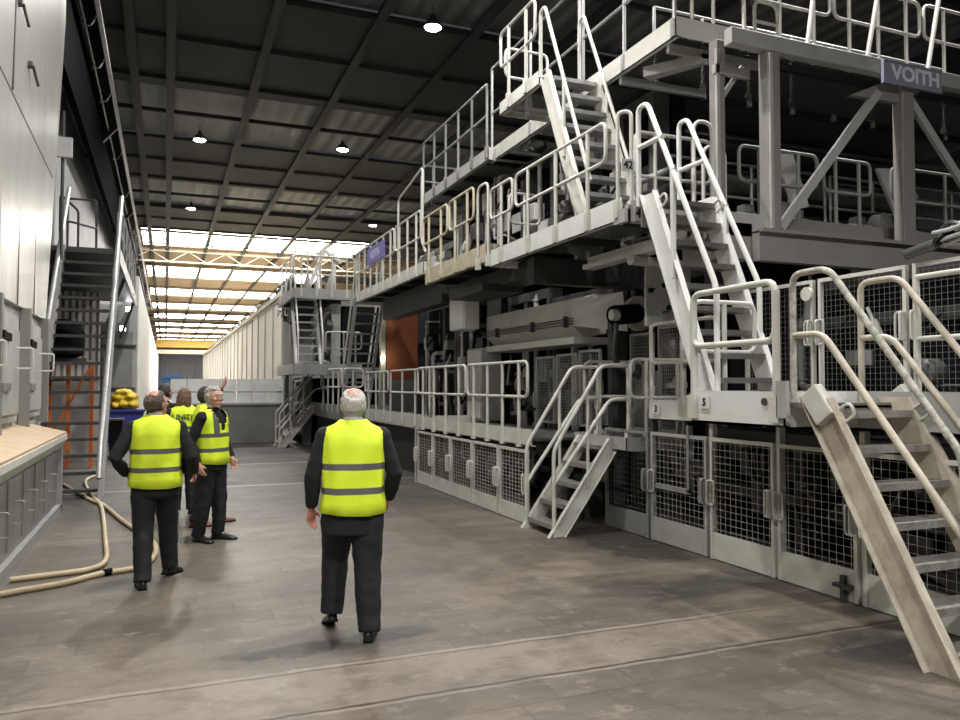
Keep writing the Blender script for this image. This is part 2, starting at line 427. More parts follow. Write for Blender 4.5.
    blot(1.55, 5.35, 0.30, 0.16, 0.9, (0.035, 0.032, 0.028), seed=12)
    blot(4.4, 6.2, 0.6, 0.4, 0.5, (0.26, 0.225, 0.165), seed=13)
    blot(4.6, 5.0, 0.5, 0.35, 0.4, (0.24, 0.205, 0.155), seed=15)
    mot = noise(3.4, 8, (0.7, 1.2, 1), 0.75, off=55)
    c = mixc(math_('MULTIPLY', ramp(mot, 0.47, 0.62), 0.5), c, (0.075, 0.067, 0.058))
    c = mixc(math_('MULTIPLY', ramp(noise(5.5, 7, (0.8, 1.2, 1), 0.75, off=71), 0.54, 0.66), 0.5), c, (0.29, 0.25, 0.20))
    # pale scuffs
    sc = ramp(noise(2.4, 9, (0.35, 1.8, 1), 0.75, off=31), 0.56, 0.70)
    c = mixc(math_('MULTIPLY', sc, 0.42), c, (0.32, 0.28, 0.23))
    # dots of spilled dirt along the channel
    vo = N.new('ShaderNodeTexVoronoi'); vo.inputs['Scale'].default_value = 9; L.new(geo.outputs['Position'], vo.inputs['Vector'])
    dots = math_('MULTIPLY', math_('SUBTRACT', 1.0, ramp(vo.outputs['Distance'], 0.06, 0.11)), ramp(noise(1.0, 2, off=40), 0.56, 0.64))
    c = mixc(math_('MULTIPLY', dots, 0.8), c, (0.04, 0.035, 0.03))
    fg = mixc(math_('ADD', math_('MULTIPLY', fine, 0.35), 0.14), c, (0.06, 0.053, 0.046))
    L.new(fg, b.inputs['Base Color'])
    rr = N.new('ShaderNodeMapRange'); L.new(mid, rr.inputs[0]); rr.inputs[1].default_value = 0.3; rr.inputs[2].default_value = 0.7
    rr.inputs[3].default_value = 0.62; rr.inputs[4].default_value = 0.42; b.inputs['Specular IOR Level'].default_value = 0.24; L.new(rr.outputs[0], b.inputs['Roughness'])
    bp = N.new('ShaderNodeBump'); bp.inputs['Strength'].default_value = 0.25; bp.inputs['Distance'].default_value = 0.01
    L.new(fine, bp.inputs['Height']); L.new(bp.outputs[0], b.inputs['Normal'])
    return m
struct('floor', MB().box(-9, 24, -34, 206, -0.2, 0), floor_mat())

# ---------------------------------------------------------------- roof: dark sheets, cross strips of ribbed rooflight, steel beams
RIB = corrug_mat('ribbed_rooflight', (0.22, 0.22, 0.215), 0, 1.6, 1.0, 0.6)
CEILR = corrug_mat('ribbed_roof_sheet', (0.075, 0.074, 0.072), 1, 1.2, 0.5, 0.8)
cb = MB(); edges = []
# lit strips start beyond y=55, old dull strips nearer
strips = [(1.5, 7.5, 0), (15.0, 21.3, 0), (29.0, 35.3, 0), (42.5, 48.5, 0)]
lit = [(55.8, 62.5, 1)] + [(56 + 16.4 * i, 63.5 + 16.4 * i, 1) for i in range(1, 9)]
y = -34.0
k = 0
for (a, b_, e) in strips + lit:
    far = a > 50
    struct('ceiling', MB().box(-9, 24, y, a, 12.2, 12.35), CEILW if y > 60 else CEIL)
    mm = SKYM if e else RIB
    x0 = -1.0 if a > 50 and a < 60 else -9
    m_ = MB()
    if e: m_.box(-1.6, 14.2, a, b_, 12.25, 12.3); struct('ceiling_rooflight', m_, mm)
    else: m_.box(-9, 24, a, b_, 12.42, 12.46); struct('ceiling_rooflight', m_, mm)
    if e:
        struct('ceiling', MB().box(14.2, 24, a, b_, 12.2, 12.35), CEIL); struct('ceiling', MB().box(-9, -1.6, a, b_, 12.2, 12.35), CEIL)
    y = b_
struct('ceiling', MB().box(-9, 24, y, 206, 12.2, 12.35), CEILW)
MBm = MB()
for i, x in enumerate((-1.06, 0.05, 2.74, 5.5, 8.3, 11.1, 13.9)):
    m_ = MB(); m_.box(x - 0.09, x + 0.09, -34, 205, 12.0, 12.2); m_.box(x - 0.14, x + 0.14, -34, 205, 11.98, 12.0)
    struct('ceiling_beam', m_, BEAMC)
yy = -6.0 - 3.4 * 8
while yy < 200:
    m_ = MB(); m_.box(-9, 24, yy - 0.05, yy + 0.05, 12.06, 12.2)
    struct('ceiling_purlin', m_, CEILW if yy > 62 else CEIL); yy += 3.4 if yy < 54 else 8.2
for yy in (55.4, 63.4, 71.6, 88, 104, 121, 137, 154, 170):
    m_ = MB(); far = yy > 50
    m_.box(-2.5, 22, yy - 0.07, yy + 0.07, 11.9, 12.05); m_.box(-2.5, 22, yy - 0.05, yy + 0.05, 11.1, 11.2)
    x = -2.5; n = 0
    while x < 20:
        m_.bar((x, yy, 11.15), (x + 1.35, yy, 11.95), 0.05, 0.05); m_.bar((x + 1.35, yy, 11.95), (x + 2.7, yy, 11.15), 0.05, 0.05); x += 2.7
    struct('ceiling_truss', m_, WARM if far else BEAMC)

# ---------------------------------------------------------------- hall walls
struct('wall_left', MB().box(-6.2, -6.0, -34, 206, 0, 12.2), BWALL)
struct('wall_right', MB().box(22, 22.2, -34, 206, 0, 12.2), BWALL)
struct('wall_back', MB().box(-6, 22, 206, 206.2, 0, 12.2), corrug_mat('end_wall_ribs', (0.10, 0.10, 0.105), 0, 1.0, 1.0, 0.8))
struct('wall_front', MB().box(-6, 22, -34.2, -34, 0, 12.2), BWALL)

# left: gantry rail on its brackets
t = thing('gantry_rail', 'long thin steel rail running along the upper left under the roof', 'rail', (-1.5, 40, 10.0))
MB().box(-1.54, -1.46, 14, 92, 10.0, 10.30).build('rail_beam', BLACK, t)
MB().box(-1.50, -1.40, 14, 92, 9.96, 10.0).build('rail_head', CREAM, t)
m_ = MB(); m_.tube([(-1.75, 14, 9.8), (-1.75, 92, 9.8)], 0.025, 6); m_.build('conductor_bar', GALV, t)
for yy in (16.5, 19, 21.5, 24, 30, 36, 44, 54):
    MB().tube([(-1.5, yy, 10.0), (-1.62, yy, 9.75), (-1.8, yy + 0.1, 9.72), (-1.75, yy + 0.2, 9.95)], 0.02, 6).build('clip', GALV, t)
for yy in (17.0, 27.0, 40.0, 56.0):
    MB().bar((-1.55, yy, 9.95), (-2.9, yy, 8.3), 0.14, 0.14).build('bracket_arm', DSTEEL, t)
struct('unlit_zone_sheet', MB().box(-2.05, -1.9, 15.0, 92, 8.0, 12.2), VOID)  # black sheet put in to fill the unlit zone below the roof
m_ = MB(); m_.box(-3.4, -3.25, 14.5, 92, 0, 12.0)
struct('wall_left_inner', m_, BWALL)

# far left pale wall and the grey end panels in front of it
tag(MB().box(-3.2, -0.85, 28.3, 108, 0, 5.4).build('dryer_enclosure', LWM), 'long brightly lit pale enclosure on the far left of the hall', 'enclosure')
t = thing('grey_plant_enclosure', 'tall grey panelled enclosure with a lit lamp, right behind the left staircase', 'enclosure', (-1.6, 28.1, 0))
MB().box(-2.38, -0.86, 28.0, 28.28, 0.9, 4.4).build('cladding', MID, t, 0.02)
MB().box(-2.38, -0.95, 28.05, 28.28, 0, 0.9).build('plinth', GREY, t)
MB().box(-1.9, -1.0, 27.96, 28.0, 1.15, 3.5).build('door_panel', GREY, t)
for zz in (1.6, 3.0): MB().box(-1.85, -0.9, 27.9, 27.96, zz, zz + 0.07).build('strap', DSTEEL, t)
# task lamps on it
for i, (x, y_, z) in enumerate(((-1.12, 27.6, 4.2), (-1.29, 27.6, 3.57))):
    t = thing('task_lamp', ('white glaring work lamp behind the left staircase, the upper of two', 'white glaring work lamp behind the left staircase, the lower of two')[i], 'lamp', (x, y_, z), 0, 'work lamps behind the left staircase')
    MB().box(x - 0.10, x + 0.10, y_, y_ + 0.08, z - 0.08, z + 0.10).build('housing', DSTEEL, t)
    MB().box(x - 0.085, x + 0.085, y_ - 0.012, y_ + 0.0, z - 0.065, z + 0.085).build('lamp_glass', TASKM, t)
    MB().bar((x, y_ + 0.06, z), (x, y_ + 0.42, z + 0.05), 0.03, 0.03).build('arm', DSTEEL, t)

# corrugated upper building above the left landing
t = thing('corrugated_building', 'grey corrugated upper building above the left stair landing', 'building', (-2.9, 24, 4.5))
MB().box(-3.2, -2.4, 16.2, 50, 4.55, 9.0).build('cladding', CORR, t)
MB().box(-3.22, -2.36, 16.15, 50, 9.0, 9.1).build('roof_edge', DSTEEL, t)
MB().box(-3.2, -2.42, 16.1, 27.9, 0.0, 4.5).build('lower_wall', BLACK, t)
# pieces on the front of it
for (yy, r) in ((16.9, 0.09), (17.6, 0.05), (18.6, 0.07), (16.5, 0.05)):
    MB().tube([(-2.28, yy, 4.7), (-2.28, yy, 8.4)], r, 10).build('pipe', GALV if r > 0.06 else DSTEEL, t)

# ---------------------------------------------------------------- left: stainless clad enclosure with cabinet ledge in front
t = thing('clad_enclosure', 'huge pale metal clad enclosure filling the left edge', 'enclosure', (-2.6, 8, 0))
MB().prism([(-1.72, 2.0, 2.75), (-1.72, 13.62, 2.75), (-1.66, 14.9, 8.0), (-1.66, 14.9, 9.2), (-1.70, 2.0, 9.2)], (-1.4, 0, 0)).build('upper_cladding', STEELW, t)
MB().box(-3.1, -1.78, 2.0, 13.5, 0, 2.75).build('lower_wall', STAIN, t)
# upper sheet joints
m_ = MB()
for yy in (6.6, 7.6, 8.7, 9.9, 11.1, 12.4): m_.box(-1.725, -1.708, yy, yy + 0.012, 2.75, 5.6 if yy < 9 else 4.9 + (yy - 9) * 0.1)
m_.bar((-1.71, 5.0, 5.35), (-1.71, 13.9, 5.05), 0.03, 0.03)
m_.bar((-1.70, 10.35, 5.2), (-1.70, 10.6, 9.0), 0.04, 0.04)
m_.build('sheet_joint', DSTEEL, t)
for (yy, zz) in ((10.6, 6.35), (11.4, 5.9)):
    m_ = MB(); m_.box(-1.69, -1.64, yy - 0.06, yy + 0.06, zz - 0.03, zz + 0.03); m_.bar((-1.64, yy + 0.02, zz), (-1.60, yy + 0.2, zz - 0.2), 0.03, 0.03); m_.build('latch', DSTEEL, t)
# lower doors with frames
for i, yy in enumerate((6.4, 8.0, 9.75, 11.65)):
    d = MB().box(-1.78, -1.72, yy + 0.06, yy + 1.5, 1.30, 2.60).build('door', STAIN, t, 0.01)
    MB().box(-1.72, -1.69, yy + 0.16, yy + 1.40, 1.40, 2.42).build('door_panel', MID, d)
    for zz in (1.72, 2.3):
        h_ = MB(); h_.box(-1.74, -1.62, yy - 0.02, yy + 0.12, zz - 0.03, zz + 0.05); h_.box(-1.70, -1.66, yy + 0.1, yy + 0.7, zz - 0.04, zz + 0.05); h_.build('hinge', BLACK if zz > 2 else CABG, d)
    MB().tube([(-1.68, yy + 1.1, 2.2), (-1.50, yy + 1.1, 2.2), (-1.50, yy + 1.1, 1.95), (-1.68, yy + 1.1, 1.95)], 0.012, 6, 0.03).build('handle', CREAM, d)
for yy in (6.3, 7.93, 9.68, 11.58, 13.3):
    MB().box(-1.76, -1.64, yy, yy + 0.12, 1.2, 2.75).build('upright', CABG, t)
t = thing('ledge_cabinet', 'low grey cabinet with bare plywood ledge on the left floor', 'cabinet', (-1.6, 8, 0))
MB().box(-1.78, -1.36, 2.0, 12.1, 0.08, 0.92).build('body', CABG, t)
MB().prism([(-1.78, 2.0, 1.24), (-1.26, 2.0, 1.10), (-1.26, 2.0, 1.07), (-1.78, 2.0, 1.2)], (0, 10.2, 0)).build('ledge_top', WOOD, t)
MB().prism([(-1.78, 2.0, 1.2), (-1.25, 2.0, 1.07), (-1.25, 2.0, 1.0), (-1.33, 2.0, 0.88), (-1.78, 2.0, 0.88)], (0, 10.2, 0)).build('lip', CREAM, t)
MB().box(-1.40, -1.30, 2.0, 12.15, 0.0, 0.12).build('kick_rail', GALV, t)
MB().box(-1.40, -1.30, 12.05, 12.2, 0.0, 1.0).build('corner_post', GALV, t)
for yy in (4.2, 5.6, 7.0, 7.95, 8.75, 9.6, 10.4, 11.2):
    MB().box(-1.362, -1.345, yy - 0.32, yy + 0.32, 0.18, 0.84).build('panel', CABG, t, 0.004)
    MB().tube([(-1.35, yy, 0.62), (-1.26, yy, 0.62), (-1.26, yy, 0.40), (-1.35, yy, 0.40)], 0.008, 6, 0.03).build('handle', GALV, t)

# ---------------------------------------------------------------- stairs
def stair(name, label, p_top, p_bot, wvec, n, m_str, m_tread, rails=(), m_rail=None, depth=0.20, thick=0.06, tread_t=0.035, tread_d=0.22, rail_r=0.024, group=None, foot=True, hooks=False):
    """p_top/p_bot: centre line of the first stringer, wvec reaches the second stringer"""
    A, B, W = V3(p_top), V3(p_bot), V3(wvec)
    loc = (B + W / 2); t = thing(name, label, 'stairs', (loc.x, loc.y, B.z), 0, group)
    hd = V3((B.x - A.x, B.y - A.y, 0)).normalized(); sl = (B - A).normalized()
    wn = W.normalized()
    for i, o in enumerate((V3((0, 0, 0)), W)):
        m_ = MB(); a, b_ = A + o, B + o
        nrm = wn.cross(sl)
        if nrm.z < 0: nrm = -nrm
        e = nrm * (depth / 2)
        cut = hd * (depth / 2 / max(0.3, abs(nrm.z)))
        # web
        web = [a - e, a + e, b_ + e, b_ - e]
        # floor cut
        def zcut(p, z):
            k_ = (z - p.z) / sl.z; return p + sl * k_
        web = [zcut(a - e, A.z), zcut(a + e, A.z), zcut(b_ + e, B.z), zcut(b_ - e, B.z)]
        m_.prism([p - wn * 0.006 for p in web], wn * 0.012)
        sgn = -1 if i == 0 else 1
        for q in (1, -1):
            p1, p2 = (web[1], web[2]) if q > 0 else (web[0], web[3])
            off = -nrm * q * 0.006
            m_.prism([p1 + off, p2 + off, p2 + off + wn * sgn * thick, p1 + off + wn * sgn * thick], nrm * q * 0.010)
        m_.build('stringer', m_str, t)
        if hooks:
            c = zcut(a + e, A.z) + sl * 0.14 + nrm * 0.05
            MB().tube([c - sl * 0.05 - nrm * 0.05, c - sl * 0.05 + nrm * 0.05, c + sl * 0.05 + nrm * 0.05, c + sl * 0.05 - nrm * 0.05], 0.012, 8, 0.05).build('lifting_eye', CREAM, t)
    for k_ in range(n):
        f = (k_ + 0.5) / n
        c = A + (B - A) * f
        c0, c1 = c + wn * 0.015, c + W - wn * 0.015
        m_ = MB(); m_.bar(c0, c1, tread_d, tread_t, up=(0, 0, 1))
        m_.bar(c0 + hd * tread_d / 2, c1 + hd * tread_d / 2, 0.02, tread_t + 0.015, up=(0, 0, 1))
        m_.build('tread', m_tread, t)
    for r in rails:
        pts, mm = (r if isinstance(r, tuple) and len(r) == 2 and not isinstance(r[1], (int, float)) else (r, m_rail))
        MB().tube(pts, rail_r, 10, 0.09).build('handrail', mm or m_rail, t)
    return t

# left steep staircase
Ls = stair('steel_staircase', 'dark steep steel staircase on the left with thick bright handrails', (-1.85, 17.2, 4.5), (-1.85, 13.35, 0.0), (0.92, 0, 0), 18, GREY, DTREAD,
      rails=[[(-0.90, 12.95, 0.35), (-0.90, 13.3, 1.0), (-0.90, 18.1, 5.75)], [(-1.88, 13.3, 1.0), (-1.88, 17.9, 5.8)]], m_rail=GALV, rail_r=0.045, tread_d=0.24, depth=0.24)
for (yy, z0) in ((14.0, 0.75), (15.8, 2.9), (17.0, 4.3)):
    MB().cyl((-0.92, yy, z0), (-0.90, yy, z0 + 1.0 if yy < 17 else z0 + 0.9), 0.025, 8).build('handrail_post', GALV, Ls)
t = thing('left_landing', 'dark steel landing at the top of the left staircase', 'platform', (-1.6, 21, 4.4))
MB().box(-2.38, -0.92, 17.25, 27.3, 4.42, 4.5).build('deck', DSTEEL, t)
MB().box(-0.94, -0.90, 17.25, 27.3, 4.3, 4.62).build('edge_beam', GREY, t)
MB().bar((-0.95, 20.8, 4.35), (-1.33, 20.8, 3.2), 0.08, 0.08).build('bracket', DSTEEL, t)
MB().bar((-0.95, 26.8, 4.35), (-1.33, 26.8, 3.2), 0.08, 0.08).build('bracket', DSTEEL, t)
t = thing('landing_railing', 'grey railing along the aisle side of the left landing', 'railing', (-0.93, 22, 4.5))
for zz in (5.05, 5.6): MB().tube([(-0.93, 18.1, zz), (-0.93, 27.2, zz)], 0.025, 8).build('rail', GALV, t)
for yy in (18.1, 19.6, 21.1, 22.6, 24.1, 25.6, 27.2): MB().cyl((-0.93, yy, 4.62), (-0.93, yy, 5.6), 0.025, 8).build('post', GALV, t)
t = thing('ladder_guard', 'grey tubular guard frame at the head of the left stairs', 'railing', (-2.1, 17.7, 4.5))
for pts in ([(-2.0, 17.6, 4.5), (-2.0, 17.6, 5.6), (-1.7, 17.9, 5.35), (-1.7, 17.9, 4.5)], [(-1.95, 18.4, 4.5), (-1.95, 18.4, 5.7), (-1.4, 18.4, 5.7), (-1.4, 18.4, 4.5)], [(-2.0, 17.6, 5.1), (-1.4, 18.4, 5.1)]):
    MB().tube(pts, 0.025, 8, 0.08).build('guard_tube', DSTEEL, t)
t = thing('light_box', 'small square pale light box on a post above the left staircase', 'box', (-1.83, 16.6, 5.95))
MB().box(-2.0, -1.66, 16.2, 16.28, 6.0, 6.38).build('box', WHITE, t, 0.01)
MB().cyl((-1.83, 16.33, 4.1), (-1.83, 16.33, 6.9), 0.03, 8).build('post', DSTEEL, t)

# behind the stairs: white ribbed partition, orange frames, black hopper, blue bin
t = thing('ribbed_partition', 'pale ribbed partition seen through the left staircase', 'partition', (-1.9, 20.0, 0))
MB().box(-2.40, -1.42, 20.0, 20.08, 1.9, 3.9).build('sheet', CORRW, t)
MB().box(-2.40, -1.42, 20.09, 20.14, 0.0, 1.9).build('base_sheet', MID, t)
t = thing('orange_trestle', 'orange painted steel frame behind the left staircase', 'frame', (-1.9, 18.6, 0))
for x in (-2.25, -1.9, -1.45): MB().box(x - 0.04, x + 0.04, 18.5, 18.6, 0, 2.2).build('upright', OFRAME, t)
MB().bar((-2.25, 18.5, 0.6), (-1.5, 18.5, 2.1), 0.05, 0.05).build('brace', OFRAME, t)
MB().box(-2.3, -1.4, 18.5, 18.6, 2.2, 2.28).build('crossbar', WARM, t)
t = thing('black_hopper', 'black rounded hopper behind the left staircase', 'hopper', (-2.0, 17.8, 2.3))
MB().ringz((-1.95, 17.9, 2.3), [(0.25, 0.0), (0.40, 0.08), (0.42, 0.5), (0.34, 0.72), (0.1, 0.8)]).build('tank', BLACK, t)
MB().box(-2.3, -1.5, 17.75, 18.05, 2.2, 2.3).build('shelf', DSTEEL, t)
MB().box(-2.32, -2.26, 17.85, 17.95, 0, 2.25).build('support', DSTEEL, t)
t = thing('blue_container', 'dark blue container on the floor under a yellow sack', 'container', (-0.85, 26.6, 0))
MB().prism([(-1.66, 26, 0.05), (-0.66, 26, 0.05), (-0.6, 26, 0.95), (-1.72, 26, 0.95)], (0, 1.0, 0)).build('tub', BLUE, t, 0.02)
MB().box(-1.76, -0.56, 25.95, 27.05, 0.92, 1.0).build('rim', BLUE, t, 0.01)
MB().box(-1.6, -0.7, 26.05, 26.95, 0.0, 0.06).build('skid', BLACK, t)
m_ = MB()
for (cx, cz, rx, rz) in ((-1.40, 1.14, 0.20, 0.14), (-1.17, 1.16, 0.24, 0.16), (-0.93, 1.15, 0.20, 0.15), (-1.33, 1.36, 0.22, 0.13), (-1.0, 1.38, 0.24, 0.13), (-1.18, 1.52, 0.26, 0.10)):
    m_.ball((cx, 26.5, cz), rx, 0.40, rz, 16, 10)
def sackmod(o):
    q = o.modifiers.new('remesh', 'REMESH'); q.mode = 'VOXEL'; q.voxel_size = 0.03; q.use_smooth_shade = True
    tx = bpy.data.textures.new('sack_folds', 'CLOUDS'); tx.noise_scale = 0.16
    d = o.modifiers.new('folds', 'DISPLACE'); d.texture = tx; d.strength = 0.12; d.mid_level = 0.5
    return o
tag(sackmod(m_.build('yellow_sack', YELLOW)), 'crumpled yellow sack heaped on the dark blue container', 'sack')
t = thing('black_bin', 'narrow black bin standing beside the left staircase', 'bin', (-1.06, 20.9, 0))
MB().prism([(-1.22, 20.7, 0.0), (-0.98, 20.7, 0.0), (-0.94, 20.7, 0.88), (-1.26, 20.7, 0.88)], (0, 0.32, 0)).build('bin_body', BLACK, t, 0.02)
MB().box(-1.28, -0.92, 20.66, 21.06, 0.88, 0.94).build('lid', DSTEEL, t, 0.01)
# ================================================================ the machine side
def fence_panel(label, X, y0, y1, z1=1.0, kick=0.24, handles=(1, 1), mframe=CREAM, group='guard panels along the machine base', z0=0.0, win=False, step=0.05, wr=0.0022, ystep=None, hz=0.55, mwire=None, hside=1):
    """mesh guard door in a plane of constant X; the front looks towards the aisle"""
    yc = (y0 + y1) / 2
    t = thing('mesh_guard', label, 'guard panel', (X, yc, z0), 0, group)
    f = 0.035; a, b_ = y0 + 0.008, y1 - 0.008
    m_ = MB()
    m_.box(X - 0.02, X + 0.02, a, a + f, z0 + 0.01, z1); m_.box(X - 0.02, X + 0.02, b_ - f, b_, z0 + 0.01, z1)
    m_.box(X - 0.02, X + 0.02, a + f, b_ - f, z1 - f, z1); m_.build('frame', mframe, t)
    m_ = MB(); m_.box(X - 0.012, X + 0.012, a + f, b_ - f, z0 + 0.012, z0 + kick)
    for q in (a + 0.08, b_ - 0.08):
        m_.cyl((X - 0.012, q, z0 + 0.05), (X - 0.02, q, z0 + 0.05), 0.012, 8)
    m_.build('kick_plate', mframe, t)
    m_ = MB(); r = wr; ys = ystep or step
    ztop = z1 - f
    y = a + f + step * 0.6
    while y < b_ - f - 0.01:
        m_.box(X - r, X + r, y - r, y + r, z0 + kick, ztop); y += ys
    z = z0 + kick + step * 0.6
    while z < ztop - 0.01:
        m_.box(X - 2.5 * r, X - 0.6 * r, a + f, b_ - f, z - r, z + r); z += step
    m_.build('wire_mesh', mwire or mframe, t)
    zh = z0 + (z1 - z0) * hz
    for on, q in zip(handles, (a + 0.02, b_ - 0.02)):
        if on:
            MB().tube([(X - 0.02, q, zh - 0.12), (X - 0.075, q, zh - 0.12), (X - 0.075, q, zh + 0.12), (X - 0.02, q, zh + 0.12)], 0.011, 8, 0.045).build('handle', mframe, t)
            s_ = 0.035 * (1 if q < yc else -1)
            MB().tube([(X - 0.045, q, zh - 0.12), (X - 0.045, q + s_ * 2, zh - 0.12), (X - 0.045, q + s_ * 2, zh + 0.12), (X - 0.045, q, zh + 0.12)], 0.010, 8, 0.03, closed=True).build('handle', mframe, t)
    if win:
        m_ = MB(); m_.box(X - 0.03, X + 0.03, y0 + 0.28, y0 + 0.32, z0 + 0.62, z1 + 0.1); m_.box(X - 0.03, X + 0.03, y0 + 0.28, b_, z0 + 0.60, z0 + 0.65)
        m_.build('opening_frame', GREY, t)
    return t

fy = [(8.80, 9.70), (9.72, 10.68), (10.70, 11.62), (11.64, 12.50), (12.52, 13.38)]
fl = ['cream mesh guard door at floor level directly left of the small stairs', 'cream mesh guard door, second to the left of the small stairs', 'cream mesh guard door in the middle of the far row of five',
      'cream mesh guard door, second from the far end of its row of five', 'farthest cream mesh guard door of its row, nearest the grey haired man']
for (a, b_), l in zip(fy, fl): fence_panel(l, 4.22, a, b_, 0.93, 0.22, step=0.05, ystep=0.10, wr=0.0022)
struct_posts = []
for yy in (13.42,): tag(MB().box(4.19, 4.25, yy, yy + 0.04, 0, 0.98).build('fence_post', CREAM), 'slim cream post ending the far row of guard doors', 'post')
tag(MB().box(4.20, 4.60, 13.42, 13.46, 0.02, 0.95).build('closing_sheet', DARK), 'dark sheet closing the far end of the guard door row', 'sheet')
ny = [(2.05, 3.3), (3.35, 4.58), (4.62, 5.50), (5.53, 6.43), (6.47, 7.46), (7.5, 8.45)]
nl = ['mesh guard panel at floor level partly outside the right edge', 'mesh guard panel at floor level behind the big front stairs', 'mesh guard panel with a notched kick plate beside the big stairs',
      'wide mesh guard panel with two handles under the near grey deck', 'mesh guard panel with a framed opening in its upper half', 'grey mesh guard panel tucked beside the small stairs']
for i, ((a, b_), l) in enumerate(zip(ny, nl)):
    fence_panel(l, 5.13, a, b_, 1.22, 0.27, (1, 1) if i else (0, 0), CREAM if i < 4 else MID if i == 4 else GREY, 'guard panels under the near deck', step=0.066, ystep=0.075, wr=0.0013, win=(i == 4), mwire=CREAM if i < 5 else GREY)  # frames go from cream to grey towards the small stairs
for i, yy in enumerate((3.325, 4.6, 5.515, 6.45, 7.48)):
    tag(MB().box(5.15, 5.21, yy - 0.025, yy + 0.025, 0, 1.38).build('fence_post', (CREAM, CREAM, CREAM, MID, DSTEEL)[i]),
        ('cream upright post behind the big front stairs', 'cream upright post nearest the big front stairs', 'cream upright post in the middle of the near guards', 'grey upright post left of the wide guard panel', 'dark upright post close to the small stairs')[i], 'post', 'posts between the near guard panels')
tag(MB().box(5.06, 5.10, 4.72, 4.76, 0.0, 0.22).box(5.04, 5.12, 4.66, 4.82, 0.12, 0.15).build('floor_latch', DSTEEL), 'small steel floor latch in front of the notched kick plate', 'latch')

def deck(label, x0, x1, y0, y1, z, toe=0.1, depth=0.16, m_edge=CREAM, edges='w', cat='platform', name='walkway_deck', beams=True, m_under=None, joists=True, brackets=(), zt=None, group=None):
    """walkway: pierced planking, edge beams/toe boards on the named sides (w = aisle side, s = near side)"""
    t = thing(name, label, cat, ((x0 + x1) / 2, (y0 + y1) / 2, z - depth), 0, group)
    MB().box(x0 + 0.02, x1 - 0.02, y0 + 0.02, y1 - 0.02, z - 0.03, z).build('planking', m_under or GRATE, t)
    for e in edges:
        m_ = MB()
        if e == 'w': m_.box(x0, x0 + 0.012, y0, y1, z - depth, z + toe); m_.box(x0, x0 + 0.06, y0, y1, z - depth, z - depth + 0.012)
        if e == 'e': m_.box(x1 - 0.012, x1, y0, y1, z - depth, z + toe)
        if e == 's': m_.box(x0, x1, y0, y0 + 0.012, z - depth, z + toe)
        if e == 'n': m_.box(x0, x1, y1 - 0.012, y1, z - depth, z + toe)
        m_.build('toe_board', m_edge, t)
    if joists:
        y = y0 + 0.3
        while y < y1:
            MB().box(x0 + 0.06, x1 - 0.05, y, y + 0.06, z - depth * 0.9, z - 0.03).build('joist', DARK, t); y += 1.2
    return t

def railing(label, P, Q, zd, zt, zm, n=4, m=CREAM, r=0.021, drop=0.12, closed=True, name='railing', group=None, ends=True, foot=True, off=(0, 0)):
    """tubular guard rail from P to Q (x,y): one closed top/mid loop on upright posts bolted to the toe board"""
    P, Q = V3((*P, 0)), V3((*Q, 0)); d = (Q - P)
    c = (P + Q) / 2
    t = thing(name, label, 'railing', (c.x, c.y, zd), 0, group)
    a, b_ = P, Q
    if closed:
        MB().tube([(a.x, a.y, zt), (b_.x, b_.y, zt), (b_.x, b_.y, zm), (a.x, a.y, zm)], r, 10, 0.10, closed=True).build('rail_loop', m, t)
    else:
        MB().tube([(a.x, a.y, zt), (b_.x, b_.y, zt)], r, 10).build('top_rail', m, t)
        MB().tube([(a.x, a.y, zm), (b_.x, b_.y, zm)], r, 10).build('mid_rail', m, t)
    dn = d.normalized(); sd = V3((dn.y, -dn.x, 0))
    for i in range(n):
        f = (i + 0.5) / n if closed else i / max(1, n - 1)
        p = P + d * f
        o = sd * 0.0
        po = MB().cyl((p.x + o.x, p.y + o.y, zd - drop), (p.x + o.x, p.y + o.y, zt), r * 1.1, 10).build('post', m, t)
        if foot:
            MB().box(p.x - 0.034, p.x + 0.034, p.y - 0.034, p.y + 0.034, zd - drop - 0.02, zd + 0.06).build('post_socket', m, po)
    return t

def arch(label, P, Q, zd, zt, m=CREAM, r=0.021, plate=None, group='hoop posts at stair openings', zm=None, name='hoop_post'):
    t = thing(name, label, 'railing', ((P[0] + Q[0]) / 2, (P[1] + Q[1]) / 2, zd), 0, group)
    MB().tube([(P[0], P[1], zd - 0.1), (P[0], P[1], zt), (Q[0], Q[1], zt), (Q[0], Q[1], zd - 0.1)], r, 10, 0.12).build('hoop', m, t)
    if zm: MB().tube([(P[0], P[1], zm), (Q[0], Q[1], zm)], r, 8).build('mid_rail', m, t)
    for p in (P, Q): MB().box(p[0] - 0.035, p[0] + 0.035, p[1] - 0.035, p[1] + 0.035, zd - 0.12, zd + 0.06).build('post_socket', m, t)
    return t

def number_plate(label, txt, c, size, facing='w', mplate=WHITE, parent=None):
    t = thing('number_plate', label, 'sign', c, 0, 'small number plates on the walkways')
    x, y, z = c; h = size * 0.7
    if facing == 'w':
        MB().box(x - 0.004, x + 0.004, y - h, y + h, z - h * 0.85, z + h * 0.85).build('plate', mplate, t)
        M = Matrix.Translation((-0.006, 0, 0)) @ Euler((math.pi / 2, 0, -math.pi / 2)).to_matrix().to_4x4()
    else:
        MB().box(x - h, x + h, y - 0.004, y + 0.004, z - h * 0.85, z + h * 0.85).build('plate', mplate, t)
        M = Matrix.Translation((0, -0.006, 0)) @ Euler((math.pi / 2, 0, 0)).to_matrix().to_4x4()
    text_mesh('number', txt, size, TEXTD, t, M, 0.001, 0.004)
    return t

